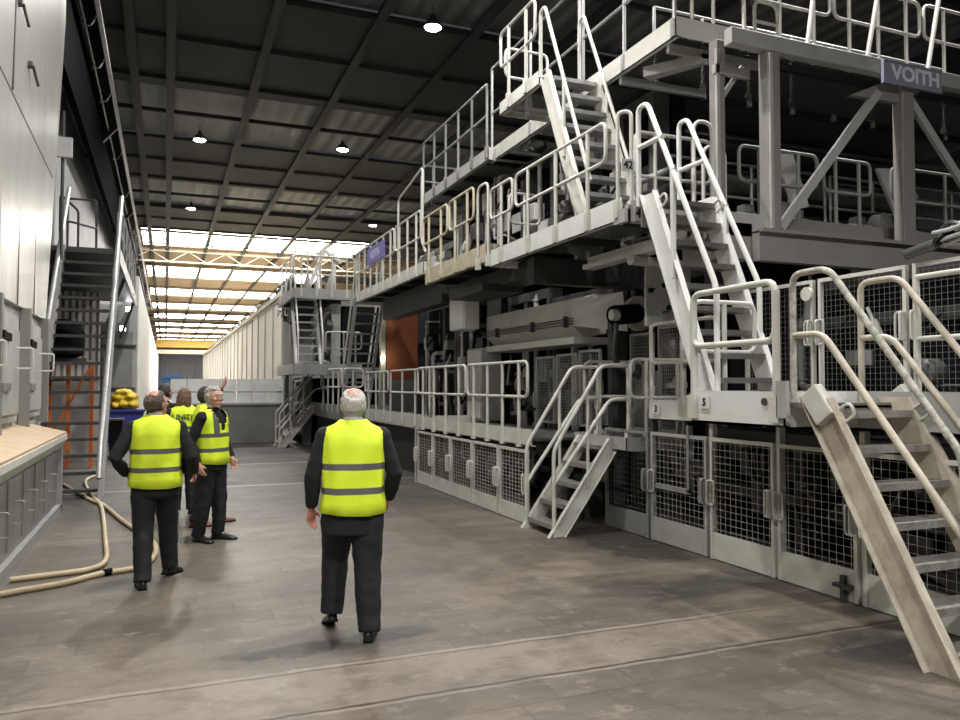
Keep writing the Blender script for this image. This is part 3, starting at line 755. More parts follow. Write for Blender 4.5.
# ---- low walkway (far part) on the aisle side
deck('low walkway deck with pale toe board above the far guard doors', 4.24, 5.6, 8.75, 13.45, 1.08, 0.11, 0.10, CREAM, 'w')
deck('low walkway deck continuing away beyond the guard doors', 4.5, 5.6, 13.5, 18.5, 1.08, 0.11, 0.18, CREAM, 'ws')
railing('cream railing loop on the low walkway, nearest the small stairs', (4.23, 8.83), (4.23, 10.93), 1.10, 2.05, 1.60, 4)
railing('cream railing loop on the low walkway, just right of the grey haired man', (4.23, 11.0), (4.23, 13.4), 1.10, 2.05, 1.60, 4)
railing('cream railing running away on the low walkway behind the grey haired man', (4.5, 13.55), (4.5, 16.2), 1.10, 2.05, 1.60, 4, closed=False)
railing('distant cream railing at the far end of the low walkway', (4.5, 16.4), (4.5, 18.5), 1.10, 2.05, 1.60, 3)
tag(MB().box(4.6, 4.7, 13.6, 18.4, 0.0, 0.9).build('dark_plinth', DARK), 'dark recess wall below the far low walkway', 'wall')

# ---- small stairs to the low walkway landing
deck('grey landing at the head of the small stairs', 4.95, 5.9, 7.7, 8.95, 1.12, 0.02, 0.14, MID, 'wsn', m_under=STEEL)
sm = stair('small_stairs', 'small cream five step stairs down to the aisle floor', (4.98, 8.0, 1.12), (4.18, 8.0, 0.0), (0, 0.66, 0), 5, CREAM, TREADM,
     rails=[[(4.16, 7.99, 0.0), (4.16, 7.99, 1.0), (4.78, 7.97, 1.98), (5.15, 7.97, 1.98)], [(4.16, 7.99, 0.58), (4.16, 7.99, 0.60), (4.90, 7.97, 1.58), (5.15, 7.97, 1.58)],
            [(4.14, 8.68, 0.0), (4.14, 8.68, 1.0), (4.78, 8.68, 1.98), (5.15, 8.68, 1.98)], [(4.14, 8.68, 0.55), (4.90, 8.68, 1.58), (5.15, 8.68, 1.58)]], m_rail=CREAM, depth=0.17)
for yy in (7.98, 8.68):
    MB().cyl((4.60, yy, 0.55), (4.60, yy, 1.68), 0.02, 8).build('handrail_post', CREAM, sm)
railing('cream railing loop on the landing, left of the small stairs', (5.0, 8.75), (5.9, 8.75), 1.12, 2.05, 1.60, 2)
railing('cream railing hoop on the landing, right of the small stairs', (5.02, 7.72), (5.9, 7.72), 1.12, 2.05, 1.60, 2)
arch('slim cream hoop standing at the inner corner of the small landing', (5.15, 7.97), (5.15, 8.68), 1.12, 2.0, group='hoop posts at stair openings')

# ---- near raised deck
deck('near raised deck strip with pale toe board above the guards', 5.13, 6.4, 5.7, 7.52, 1.55, 0.03, 0.19, WHITE, 'wn', m_under=STEEL)
deck('long near raised deck running out of the right edge', 5.10, 6.4, 1.0, 5.69, 1.60, 0.10, 0.20, MID, 'w', m_under=STEEL)
t = deck('pale protruding deck bay where the big front stairs arrive', 4.34, 5.09, 4.58, 5.69, 1.60, 0.10, 0.17, WHITE, 'wsn', m_under=STEEL)
MB().cyl((4.335, 4.78, 1.62), (4.325, 4.78, 1.62), 0.03, 12).build('bolt_head', DSTEEL, t)
MB().box(4.30, 4.34, 4.52, 4.62, 1.50, 1.78).build('hinge_bracket', MID, t)
railing('weathered railing on the protruding deck bay', (4.34, 4.66), (4.34, 5.66), 1.60, 2.55, 2.09, 0, CREAM, r=0.028)
for i, yy in enumerate((4.655, 5.655)):
    p_ = MB().cyl((4.34, yy, 1.50), (4.34, yy, 2.48), 0.030, 10)
    p_.box(4.30, 4.38, yy - 0.045, yy + 0.045, 1.46, 1.66)
    tag(p_.build('railing_post', (CREAM, CREAM)[i]), ('thick cream end post beside the head of the big front stairs', 'thick cream corner post at the far end of the protruding bay')[i], 'post')
railing('cream railing loop behind the protruding deck bay', (5.16, 6.35), (5.16, 7.5), 1.55, 2.44, 2.0, 1)
MBt = MB().tube([(5.16, 7.5, 1.45), (5.16, 7.5, 2.44)], 0.022, 8)
tag(MBt.build('railing_post', CREAM), 'cream post at the left end of the near raised deck', 'post')
MBt = MB().tube([(5.16, 7.5, 2.40), (5.35, 7.75, 2.15), (5.35, 7.75, 1.2)], 0.022, 8, 0.08); MBt.tube([(5.16, 7.5, 2.0), (5.35, 7.75, 1.75)], 0.022, 8)
tag(MBt.build('corner_rail', CREAM), 'bent cream corner rail stepping down to the small landing', 'railing')
railing('cream railing on the far side of the protruding bay', (4.36, 5.69), (5.05, 5.69), 1.60, 2.5, 2.05, 1)
number_plate('little white plate on the left end of the near deck edge', '3', (5.118, 7.35, 1.48), 0.10)
number_plate('little white plate low on the protruding deck bay', '5', (4.328, 5.50, 1.60), 0.09)

# ---- big front stairs
X0, X1 = 4.34, 5.04
bs = stair('front_stairs', 'big worn cream front stairs at the right edge', (4.36, 4.25, 1.66), (4.36, 3.28, 0.0), (0.72, 0, 0), 7, WORN, TREADM,
     rails=[([(4.36, 4.50, 1.62), (4.36, 4.50, 2.58), (4.36, 4.16, 2.58), (4.36, 3.18, 1.33), (4.36, 3.18, 0.02)], PEEL), ([(4.36, 4.50, 2.12), (4.36, 4.22, 2.12), (4.36, 3.18, 0.84)], WORN),
            ([(5.10, 4.55, 1.62), (5.10, 4.55, 2.56), (5.10, 4.20, 2.56), (5.10, 3.20, 1.33), (5.10, 3.20, 0.02)], WORN), ([(5.10, 4.55, 2.12), (5.10, 4.28, 2.12), (5.10, 3.20, 0.84)], WORN)],
     m_rail=WORN, rail_r=0.024, depth=0.22, thick=0.07, tread_d=0.20, hooks=True)
MB().prism([(4.27, 4.06, 1.56), (4.27, 4.22, 1.76), (4.27, 4.36, 1.66), (4.27, 4.20, 1.46)], (0.08, 0, 0)).build('hook_plate', CREAM, bs, 0.01)
MB().prism([(5.12, 4.06, 1.56), (5.12, 4.22, 1.76), (5.12, 4.36, 1.66), (5.12, 4.20, 1.46)], (0.05, 0, 0)).build('hook_plate', CREAM, bs, 0.01)
tag(MB().box(4.36, 5.08, 4.26, 4.56, 1.58, 1.62).box(4.36, 5.08, 4.26, 4.28, 1.50, 1.60).build('stair_bridge', STEEL), 'short steel bridge plate joining the big front stairs to the deck', 'platform')

# ---- mesh screens standing on the near deck
sy = [(1.2, 2.65), (2.7, 3.75), (3.8, 4.80), (4.85, 5.85), (5.9, 6.9)]
sl_ = ['tall mesh screen on the deck mostly outside the right edge', 'tall mesh screen on the deck at the far right with handles', 'tall mesh screen behind the right handrail of the big stairs', 'tall mesh screen behind the left handrail of the big stairs', 'tall mesh screen behind the foot of the middle stairs']
for i, ((a, b_), l) in enumerate(zip(sy, sl_)):
    fence_panel(l, 6.0, a, b_, 2.80, 0.04, (1, 1), CREAM, 'mesh screens on the near deck', z0=1.62, step=0.055, hz=0.55, wr=0.0011, mwire=GREY)
tag(MB().ringz((5.93, 5.95, 2.66), [(0.02, 0), (0.07, 0.002), (0.07, 0.03), (0.02, 0.03)], 'x', 28).build('round_bracket', CREAM), 'smaller pale round bracket above the middle screen', 'bracket')
railing('cream railing along the near deck edge at the far right', (5.16, 1.3), (5.16, 4.1), 1.60, 2.55, 2.09, 5, closed=False)

# ---- upper walkway (level two)
t = deck('long upper walkway deck with bright white toe board', 4.36, 5.35, 6.85, 10.35, 3.60, 0.10, 0.14, WHITE, 'wn')
t = deck('yellowed upper walkway deck in the middle of the gallery', 4.36, 5.3, 10.5, 13.4, 3.72, 0.12, 0.16, WARM, 'ws')
t = deck('far upper walkway deck with thick dark girder below', 4.36, 5.4, 13.5, 18.9, 3.92, 0.10, 0.14, CREAM, 'wsn')
MB().box(4.75, 5.05, 13.6, 17.8, 3.28, 3.76).build('girder', DARK, t)
tag(MB().box(4.8, 5.25, 9.7, 13.3, 3.30, 3.54).box(4.5, 5.2, 11.0, 12.5, 3.2, 3.32).build('girder', DARK), 'dark girder beneath the yellowed middle walkway', 'beam')
tag(MB().box(5.12, 5.30, 6.9, 9.0, 3.28, 3.34).box(5.20, 5.22, 6.9, 9.0, 3.28, 3.44).build('white_beam', WHITE), 'bright white flange beam under the upper walkway', 'beam')
tag(MB().box(4.5, 6.6, 9.2, 9.4, 3.1, 3.45).build('cross_beam', DARK), 'dark cross beam under the upper walkway', 'beam')
deck('upper landing deck behind the head of the middle stairs', 4.45, 6.2, 6.62, 6.83, 3.60, 0.0, 0.25, MID, 's', joists=False)
t = deck('upper cross walkway deck in front of the big rolls', 5.37, 12.4, 6.85, 8.3, 3.56, 0.10, 0.14, TAUPE, 's')
R_ = [('white railing loop on the upper walkway around the top stairs foot', 7.12, 9.42, 4.57, 4.14, 3, 3.6, CREAM), ('narrow white railing loop left of the top stairs foot', 9.52, 10.28, 4.57, 4.14, 1, 3.6, CREAM),
      ('yellowed railing loop on the middle upper walkway, nearer', 10.95, 12.05, 4.78, 4.30, 2, 3.72, WARM), ('yellowed railing loop on the middle upper walkway, farther', 12.15, 13.45, 4.78, 4.30, 2, 3.72, WARM),
      ('cream railing loop on the far upper walkway, nearer', 13.6, 15.3, 4.98, 4.48, 3, 3.92, CREAM), ('cream railing loop at the very end of the far upper walkway', 15.4, 18.8, 4.98, 4.48, 6, 3.92, CREAM)]
for (l, a, b_, zt, zm, n, zd, m) in R_: railing(l, (4.34, a), (4.34, b_), zd, zt, zm, n, m, group='railings of the upper walkway')
arch('cream hoop post on the upper walkway left of the middle opening', (4.34, 10.38), (4.34, 10.78), 3.6, 4.72)
arch('cream hoop post on the upper walkway marked 42', (4.35, 6.90), (4.46, 6.81), 3.6, 4.60)
arch('cream hoop post behind the right handrail of the middle stairs', (5.28, 6.85), (5.52, 6.85), 3.55, 4.62)
arch('second cream hoop behind the head of the middle stairs, wearing a small plate', (5.6, 7.1), (5.9, 7.1), 3.55, 4.45)
railing('cream railing behind the head of the middle stairs', (4.9, 7.4), (5.95, 7.4), 3.55, 4.62, 4.12, 2)
number_plate('white plate reading 42 on the hoop post', '42', (4.405, 6.79, 4.02), 0.11, 's')
MB_ = tag(MB().box(4.37, 4.95, 6.74, 6.80, 3.42, 3.60).box(4.33, 4.40, 6.74, 6.95, 3.42, 3.56).build('end_bracket', MID), 'grey end bracket closing the upper walkway, carrying the lower 42 plate', 'bracket')
number_plate('white plate reading 42 on the end of the upper walkway toe board', '42', (4.52, 6.73, 3.51), 0.13, 's')
number_plate('grey faded plate on the hoop behind the middle stairs', '50', (5.75, 7.07, 4.15), 0.12, 's', MID)
railing('railing along the end face of the walkway by the 42 plate', (4.70, 10.42), (5.2, 10.42), 3.6, 4.6, 4.15, 1)
# end steps at the far upper walkway
for (l, pts) in (('tall slanted cream handrail on the far upper walkway', [(4.34, 13.5, 4.5), (4.34, 13.5, 5.75), (4.34, 15.1, 5.5), (4.34, 15.1, 4.0)]), ('leaning cream guard rail beside the yellowed walkway', [(4.34, 13.3, 4.15), (4.34, 13.55, 4.4), (4.34, 13.55, 5.6)])):
    tag(MB().tube(pts, 0.022, 8, 0.1).build('guard_rail', CREAM), l, 'railing')
# little violet sign
t = thing('violet_sign', 'small violet sign hung on the far upper railing', 'sign', (4.30, 16.8, 4.50))
MB().box(4.29, 4.31, 16.0, 17.5, 4.50, 4.86).build('board', SIGNP, t)
text_mesh('lettering', 'VOITH', 0.26, SIGNT, t, Matrix.Translation((-0.014, 0, 0.17)) @ Euler((math.pi / 2, 0, -math.pi / 2)).to_matrix().to_4x4(), 0.001)

# middle stairs (level one deck to level two)
ms = stair('middle_stairs', 'steep white middle stairs with tall curved handrails', (4.46, 6.47, 3.66), (4.46, 5.58, 1.68), (0.66, 0, 0), 9, WHITE, STEEL,
     rails=[[(4.42, 6.62, 3.55), (4.42, 6.62, 4.56), (4.42, 6.46, 4.56), (4.42, 5.44, 2.60), (4.42, 5.44, 1.68)], [(5.16, 6.95, 3.55), (5.16, 6.95, 4.60), (5.16, 6.80, 4.60), (5.16, 5.74, 2.69), (5.16, 5.74, 1.66)],
            [(4.42, 6.62, 4.15), (4.42, 6.20, 4.15)], [(5.16, 6.95, 4.08), (5.16, 6.52, 4.08)]], m_rail=WHITE, rail_r=0.026, depth=0.20, hooks=True)
MB().cyl((4.42, 6.05, 2.75), (4.42, 6.05, 3.8), 0.026, 10).build('handrail_post', WHITE, ms)
MB().cyl((5.16, 6.2, 2.75), (5.16, 6.2, 3.55), 0.026, 10).build('handrail_post', WHITE, ms)

# top stairs (level two to three)
ts = stair('top_stairs', 'cream top stairs climbing to the highest platform', (4.52, 8.85, 5.78), (4.52, 7.85, 3.64), (0.66, 0, 0), 9, CREAM, GALV,
     rails=[[(4.50, 8.98, 5.70), (4.50, 8.98, 6.62), (4.50, 8.86, 6.66), (4.50, 7.72, 4.10)], [(5.20, 9.2, 5.8), (5.20, 9.2, 6.72), (5.20, 9.08, 6.76), (5.20, 7.9, 4.25)]], m_rail=CREAM, depth=0.19, hooks=False)
MB().cyl((4.50, 8.35, 4.55), (4.50, 8.35, 5.55), 0.022, 10).build('handrail_post', CREAM, ts)
MB().cyl((5.20, 8.5, 4.55), (5.20, 8.5, 5.55), 0.022, 10).build('handrail_post', CREAM, ts)

# ---- top platform (level three)
deck('pierced stair head platform at the top left of the machine', 4.42, 5.22, 8.9, 10.15, 5.75, 0.06, 0.12, CREAM, 'wn')
t = deck('highest platform deck of pierced planking', 5.24, 12.5, 7.1, 12.5, 5.78, 0.10, 0.13, CREAM, 'ws')
for yy in (7.3, 8.3): MB().box(5.3, 6.6, yy, yy + 0.06, 5.56, 5.66).build('rib', MID, t)
MB().prism([(5.35, 7.9, 5.62), (5.75, 7.3, 5.62), (5.85, 7.3, 5.62), (5.5, 7.98, 5.62)], (0, 0, -0.12)).build('gusset', MID, t)
railing('cream railing on the left side of the stair head platform', (4.42, 8.98), (4.42, 10.1), 5.78, 6.80, 6.30, 2)
railing('cream railing across the far end of the stair head platform', (4.5, 10.12), (5.18, 10.12), 5.78, 6.62, 6.2, 1)
railing('tall galvanised railing along the left edge of the highest platform, far part', (5.26, 9.3), (5.26, 12.4), 5.80, 7.30, 6.5, 3, GALV, closed=False)
railing('tall galvanised railing along the left edge of the highest platform, near part', (5.26, 7.15), (5.26, 9.2), 5.80, 7.30, 6.5, 3, GALV, closed=False)
arch('cream hoop at the corner above the highest platform, leftmost', (5.5, 7.15), (5.8, 7.15), 5.8, 7.0)
arch('cream ladder hoop on the highest platform left of centre', (6.4, 7.15), (6.75, 7.15), 5.8, 6.3, zm=6.05)
railing('cream railing loop on the highest platform, left of the blue grey sign', (5.95, 7.12), (7.55, 7.12), 5.80, 6.75, 6.30, 3, CREAM)
railing('cream railing loop on the highest platform, above the blue grey sign', (7.62, 7.12), (9.1, 7.12), 5.80, 6.75, 6.30, 3, CREAM)
railing('cream railing loop on the highest platform, at the right edge', (9.18, 7.12), (11.4, 7.12), 5.80, 6.75, 6.30, 3, CREAM)
railing('thin inner railing on the highest platform behind the others', (6.0, 8.6), (11.5, 8.6), 5.80, 6.80, 6.35, 8, GALV, closed=False)
for i, (x0, x1) in enumerate(((7.0, 7.25), (7.95, 8.3), (9.0, 9.35))):
    tag(MB().tube([(x0, 6.95, 5.72), (x1, 7.0, 6.95)], 0.028, 8).build('slanted_tube', CREAM), ('leftmost slanted cream tube rising from the top beam', 'slanted cream tube rising just left of the blue grey sign', 'slanted cream tube rising right of the blue grey sign')[i], 'tube', 'slanted tubes on the top beam')

# ---- braced taupe frame with the sign
t = thing('braced_frame', 'big taupe braced steel frame carrying the blue grey sign', 'frame', (8.3, 6.6, 3.05))
MB().box(5.55, 12.2, 6.55, 6.67, 5.40, 5.58).build('top_beam', MID, t, 0.01)
for (x, w_, y_) in ((5.72, 0.11, 7.0), (6.12, 0.18, 6.62), (8.16, 0.20, 6.62), (10.6, 0.22, 6.62)):
    m_ = MB(); m_.box(x - w_ / 2, x + w_ / 2, y_ - 0.07, y_ + 0.07, 3.40, 5.40 if y_ < 6.9 else 5.62)
    m_.build('column', TAUPE, t, 0.01)
MB().box(6.04, 6.08, 6.52, 6.56, 3.44, 5.36).build('column_flange', MID, t)
MB().box(5.64, 5.68, 6.90, 6.94, 3.44, 5.50).build('column_flange', MID, t)
MB().bar((6.25, 6.62, 3.48), (7.75, 6.62, 5.20), 0.05, 0.10).build('brace', MID, t)
MB().bar((8.25, 6.62, 5.20), (9.9, 6.62, 3.48), 0.05, 0.10).build('brace', MID, t)
MB().bar((5.78, 6.98, 5.0), (6.06, 6.98, 5.38), 0.04, 0.05).build('brace', MID, t)
MB().prism([(7.3, 6.60, 5.10), (8.05, 6.60, 5.42), (8.6, 6.60, 5.42), (8.15, 6.60, 5.12)], (0, 0.08, 0)).build('gusset', TAUPE, t)
MB().box(5.62, 6.1, 6.9, 6.96, 5.22, 5.32).build('stub_beam', MID, t)
m_ = MB(); m_.box(5.85, 12.2, 6.50, 6.62, 3.08, 3.40); m_.box(5.85, 12.2, 6.44, 6.64, 3.38, 3.42)
m_.build('base_beam', TAUPE, t)
MB().box(5.45, 5.87, 6.62, 7.3, 3.10, 3.50).build('end_block', TAUPE, t, 0.01)
t = thing('maker_sign', 'blue grey sign reading VOITH on the top beam', 'sign', (8.08, 6.5, 5.2))
MB().box(7.70, 8.66, 6.49, 6.53, 5.27, 5.54).box(7.70, 8.66, 6.48, 6.49, 5.53, 5.54).build('board', SIGNB, t)
text_mesh('lettering', 'VOITH', 0.235, SIGNT, t, Matrix.Translation((0.14, -0.014, 0.205)) @ Euler((math.pi / 2, 0, 0)).to_matrix().to_4x4() @ Matrix.Diagonal((1.12, 1, 1, 1)), 0.003, 0.008)

# ---- guard rails on level two in front of the rolls
for (l, a, b_, n) in (('grey railing on the cross walkway between the two left columns', 5.95, 7.1, 2), ('grey railing on the cross walkway behind the diagonal brace', 7.2, 7.95, 2), ('grey railing on the cross walkway right of the sign column', 8.3, 10.2, 3)):
    railing(l, (a, 6.92), (b_, 6.92), 3.62, 4.45, 4.05, n, GREY, group='railings on the cross walkway')
for (l, a, b_, n) in (('thin rear railing of the cross walkway, left stretch', 6.0, 8.6, 5), ('thin rear railing of the cross walkway, right stretch', 8.7, 12.0, 5)):
    railing(l, (a, 8.25), (b_, 8.25), 3.62, 4.7, 4.25, n, GALV, closed=False, group='rear railings on the cross walkway')
# ---- level three, far dark gallery
deck('dark far gallery deck high on the machine', 5.1, 6.2, 12.2, 16.0, 5.78, 0.06, 0.16, MID, 'ws')
railing('dim grey railing of the far high gallery', (5.1, 12.25), (5.1, 15.8), 5.8, 6.95, 6.4, 6, GREY, closed=False)
railing('dim grey railing across the far end of the high gallery', (5.1, 15.9), (6.1, 15.9), 5.8, 6.5, 6.15, 2, GREY)
# ================================================================ machine innards
def roll(label, x0, x1, y, z, r, m=STEEL, housing=True, bolts=14):
    t = thing('machine_roll', label, 'roll', ((x0 + x1) / 2, y, z - r))
    MB().ringz((x0, y, z), [(0.01, 0.0), (r * 0.9, 0.0), (r, 0.03), (r, x1 - x0 - 0.03), (r * 0.9, x1 - x0), (0.01, x1 - x0)], 'x', 40).build('roll_shell', m, t)
    MB().ringz((x0 - 0.35, y, z), [(0.01, 0), (r * 0.22, 0), (r * 0.22, 0.2), (r * 0.3, 0.2), (r * 0.3, 0.36)], 'x', 20).build('journal', DSTEEL, t)
    if housing:
        m_ = MB().ringz((x0 - 0.30, y, z), [(r * 0.15, -0.03), (r * 0.45, -0.02), (r * 0.5, 0.0), (r * 0.5, 0.16), (r * 0.15, 0.18)], 'x', 28)
        for k in range(bolts):
            a = 2 * math.pi * k / bolts; c = (x0 - 0.33, y + math.cos(a) * r * 0.4, z + math.sin(a) * r * 0.4)
            m_.cyl(c, (c[0] + 0.02, c[1], c[2]), 0.012, 6)
        m_.build('bearing_housing', MID, t)
        MB().box(x0 - 0.28, x0 - 0.14, y - r * 0.45, y + r * 0.45, z - r * 1.05, z - r * 0.3).build('pedestal', GREY, t)
    return t

def block(label, x0, x1, y0, y1, z0, z1, seed, tone=MSH, tone2=GREY, name='machine_section', cat='machine', dens=1.0, back=True, dim=False):
    """one section of the paper machine: side frame towards the aisle, dark core, fittings bolted onto it"""
    g = random.Random(seed)
    t = thing(name, label, cat, ((x0 + x1) / 2, (y0 + y1) / 2, z0))
    W, Hh = y1 - y0, z1 - z0
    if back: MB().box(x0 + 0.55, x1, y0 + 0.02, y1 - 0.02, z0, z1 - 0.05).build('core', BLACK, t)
    D_ = (lambda L_: [GREY, MSH, DSTEEL, DARK] if dim else L_)
    m_ = MB()
    pw = 0.13
    m_.box(x0 + 0.25, x0 + 0.50, y0 + 0.01, y0 + pw, z0, z1); m_.box(x0 + 0.25, x0 + 0.50, y1 - pw, y1 - 0.01, z0, z1)
    m_.box(x0 + 0.25, x0 + 0.50, y0 + pw, y1 - pw, z1 - 0.16, z1)
    zc = z0 + Hh * g.uniform(0.35, 0.6); m_.box(x0 + 0.28, x0 + 0.50, y0 + pw, y1 - pw, zc, zc + 0.12)
    if W > 1.6:
        yc = y0 + W * g.uniform(0.4, 0.6); m_.box(x0 + 0.27, x0 + 0.5, yc, yc + 0.12, z0, z1 - 0.16)
    m_.bar((x0 + 0.33, y0 + pw, z0 + 0.1), (x0 + 0.33, y0 + W * 0.45, zc), 0.06, 0.10)
    m_.build('side_frame', tone, t, 0.008)
    n = int(dens * W * 4.2) + 1
    for i in range(n):
        y = y0 + 0.15 + (W - 0.3) * (i + g.random()) / n
        kind = g.choice(['pipe', 'pipe', 'box', 'housing', 'panel', 'valve', 'hose', 'cyl', 'pipe', 'box'])
        z = z0 + Hh * g.uniform(0.12, 0.75); x = x0 + g.uniform(0.05, 0.3)
        if kind == 'pipe':
            r = g.choice([0.02, 0.03, 0.045, 0.06]); zt = min(z1 - 0.05, z + Hh * g.uniform(0.3, 0.6)); zb = max(z0, z - Hh * g.uniform(0.2, 0.5))
            yo = y + g.uniform(-0.5, 0.5); yo = min(max(yo, y0 + 0.1), y1 - 0.1)
            p_ = MB().tube([(x + 0.3, y, zt), (x, y, zt), (x, y, zb + 0.1), (x, yo, zb + 0.1), (x + 0.3, yo, zb)], r, 10, r * 2.5)
            for zz in (zt - 0.12, zb + 0.2): p_.ringz((x, y, zz), [(r, -0.012), (r * 1.7, -0.012), (r * 1.7, 0.012), (r, 0.012)], 'z', 14)
            p_.build('pipe', g.choice(D_([CREAM, STEEL, MID, WHITE, GREY])), t)
        elif kind == 'box':
            h, d, ww = g.uniform(0.18, 0.45), g.uniform(0.12, 0.22), g.uniform(0.16, 0.4)
            bx = MB().box(x, x + d, y - ww / 2, y + ww / 2, z, z + h).build('junction_box', g.choice(D_([CREAM, MID, GREY, MID, WHITE])), t, 0.008)
            MB().box(x - 0.012, x, y - ww / 2 + 0.02, y + ww / 2 - 0.02, z + 0.02, z + h - 0.02).build('cover', g.choice(D_([MID, CREAM, GREY])), bx)
            MB().box(x + d * 0.5, x0 + 0.4, y - 0.03, y + 0.03, z + h * 0.4, z + h * 0.6).build('bracket', DSTEEL, bx)
        elif kind == 'housing':
            r = g.uniform(0.10, 0.22)
            h_ = MB().ringz((x0 + 0.02, y, z), [(0.01, 0), (r * 0.4, 0.0), (r * 0.5, 0.06), (r * 0.85, 0.07), (r, 0.10), (r, 0.26), (r * 0.7, 0.3)], 'x', 24)
            for k in range(8):
                a = 2 * math.pi * k / 8; c = (x0 + 0.075, y + math.cos(a) * r * 0.75, z + math.sin(a) * r * 0.75); h_.cyl(c, (c[0] + 0.03, c[1], c[2]), 0.014, 6)
            h_.build('bearing_housing', g.choice(D_([MID, GREY, STEEL, DSTEEL])), t)
        elif kind == 'panel':
            h, ww = Hh * g.uniform(0.1, 0.22), g.uniform(0.2, 0.4)
            h_ = MB().box(x0 + 0.2, x0 + 0.24, max(y0, y - ww / 2), min(y1, y + ww / 2), z, min(z1, z + h))
            h_.build('cover_plate', g.choice(D_([MSH, tone2, MID, CREAM])), t, 0.006)
        elif kind == 'valve':
            v = MB().ringz((x0 + 0.05, y, z), [(0.10, -0.012), (0.115, 0.0), (0.10, 0.012), (0.09, 0.0)], 'x', 20)
            for k in range(4):
                a = math.pi / 2 * k; v.cyl((x0 + 0.05, y, z), (x0 + 0.05, y + 0.1 * math.cos(a), z + 0.1 * math.sin(a)), 0.009, 6)
            v.cyl((x0 + 0.05, y, z), (x0 + 0.3, y, z), 0.018, 8); v.build('handwheel', g.choice([DSTEEL, MID]), t)
        elif kind == 'hose':
            pts = [(x0 + 0.3, y, z + 0.5)] + [(x0 + 0.05 - 0.04 * math.sin(k), y + 0.1 * k, z + 0.35 - 0.3 * math.sin(k * 0.8)) for k in range(1, 5)] + [(x0 + 0.35, y + 0.5, z + 0.3)]
            MB().tube(pts, 0.018, 8, 0.06).build('hose', BLACK if g.random() < 0.6 else DSTEEL, t)
        else:
            a = V3((x, y, z)); b_ = V3((x + 0.05, y + g.uniform(-0.35, 0.35), z + g.uniform(0.3, 0.55)))
            mid = a.lerp(b_, 0.6)
            c_ = MB().cyl(a, mid, 0.045, 14); c_.cyl(mid, b_, 0.02, 10); c_.ball(a, 0.05, 0.05, 0.05, 10, 6); c_.box(x0 + 0.1, x0 + 0.4, a.y - 0.03, a.y + 0.03, a.z - 0.04, a.z + 0.03)
            c_.build('cylinder_ram', g.choice(D_([MID, STEEL])), t)
    return t

# lower storey (behind the low walkway), from near to far
block('dark machine section behind the head of the small stairs', 6.0, 8.6, 7.8, 9.6, 0.0, 3.3, 11, MSH)
block('machine section with pipes behind the nearest low walkway railing', 5.75, 8.6, 9.65, 11.6, 0.0, 3.2, 12, MSH, dens=1.3)
block('machine section right of the pale machine cabinet, below the trough', 5.75, 8.6, 11.65, 13.4, 0.0, 3.4, 13, MSH, dens=1.4)
block('machine section below the hanging white cabinet', 5.4, 8.6, 13.45, 15.2, 0.0, 3.5, 14, MSH, dens=1.6)
block('machine section between the hanging cabinet and the orange wall', 5.4, 8.6, 15.25, 17.2, 0.0, 3.6, 15, MSH, dens=1.6)
block('machine section in front of the orange wall', 6.4, 8.0, 17.3, 19.4, 0.0, 3.0, 16, MSH, dens=1.5)
block('dark machine section under the near deck, below the mesh screens', 6.3, 9.0, 1.5, 4.2, 0.0, 1.35, 17, MSH, dens=0.8, dim=True)
block('machine section glimpsed through the near guard panels', 5.75, 8.0, 4.4, 7.6, 0.0, 1.25, 18, MSH, dens=1.2, dim=True)
block('machine section glimpsed through the far guard doors', 4.9, 5.5, 8.95, 13.3, 0.0, 0.86, 19, MSH, dens=1.0, dim=True)
block('brown dark machine section behind the tall mesh screens', 6.9, 9.15, 1.2, 7.5, 1.62, 3.0, 20, DARK, DARK, dens=0.7, dim=True)
block('machine section under the white flange beam and upper walkway', 6.9, 9.2, 8.35, 9.6, 3.3, 3.58, 21, DARK, dens=0.1)
# upper storey
block('upper machine section behind the foot of the top stairs', 5.6, 6.35, 8.4, 10.2, 3.6, 5.6, 31, MSH, dens=1.5)
block('upper machine section behind the left white railing loop', 5.5, 6.35, 10.25, 12.1, 3.6, 5.6, 32, MSH, dens=1.8)
block('upper machine section behind the yellowed railings', 5.5, 8.5, 12.15, 14.0, 3.6, 5.6, 33, MSH, dens=1.9)
block('upper machine section behind the far upper railing', 5.6, 8.5, 14.05, 16.0, 3.9, 5.6, 34, MSH, dens=1.9)
block('farthest upper machine section by the violet sign', 5.7, 8.5, 16.1, 18.6, 3.6, 5.0, 35, MSH, dens=1.6)
block('top machine section behind the dim high gallery', 6.2, 8.5, 12.6, 15.8, 5.8, 6.6, 36, MSH, dens=1.6)
block('dark machine wall behind the cross walkway rolls', 8.8, 13.0, 11.8, 12.4, 3.3, 5.6, 37, DARK, DARK, dens=0.4)
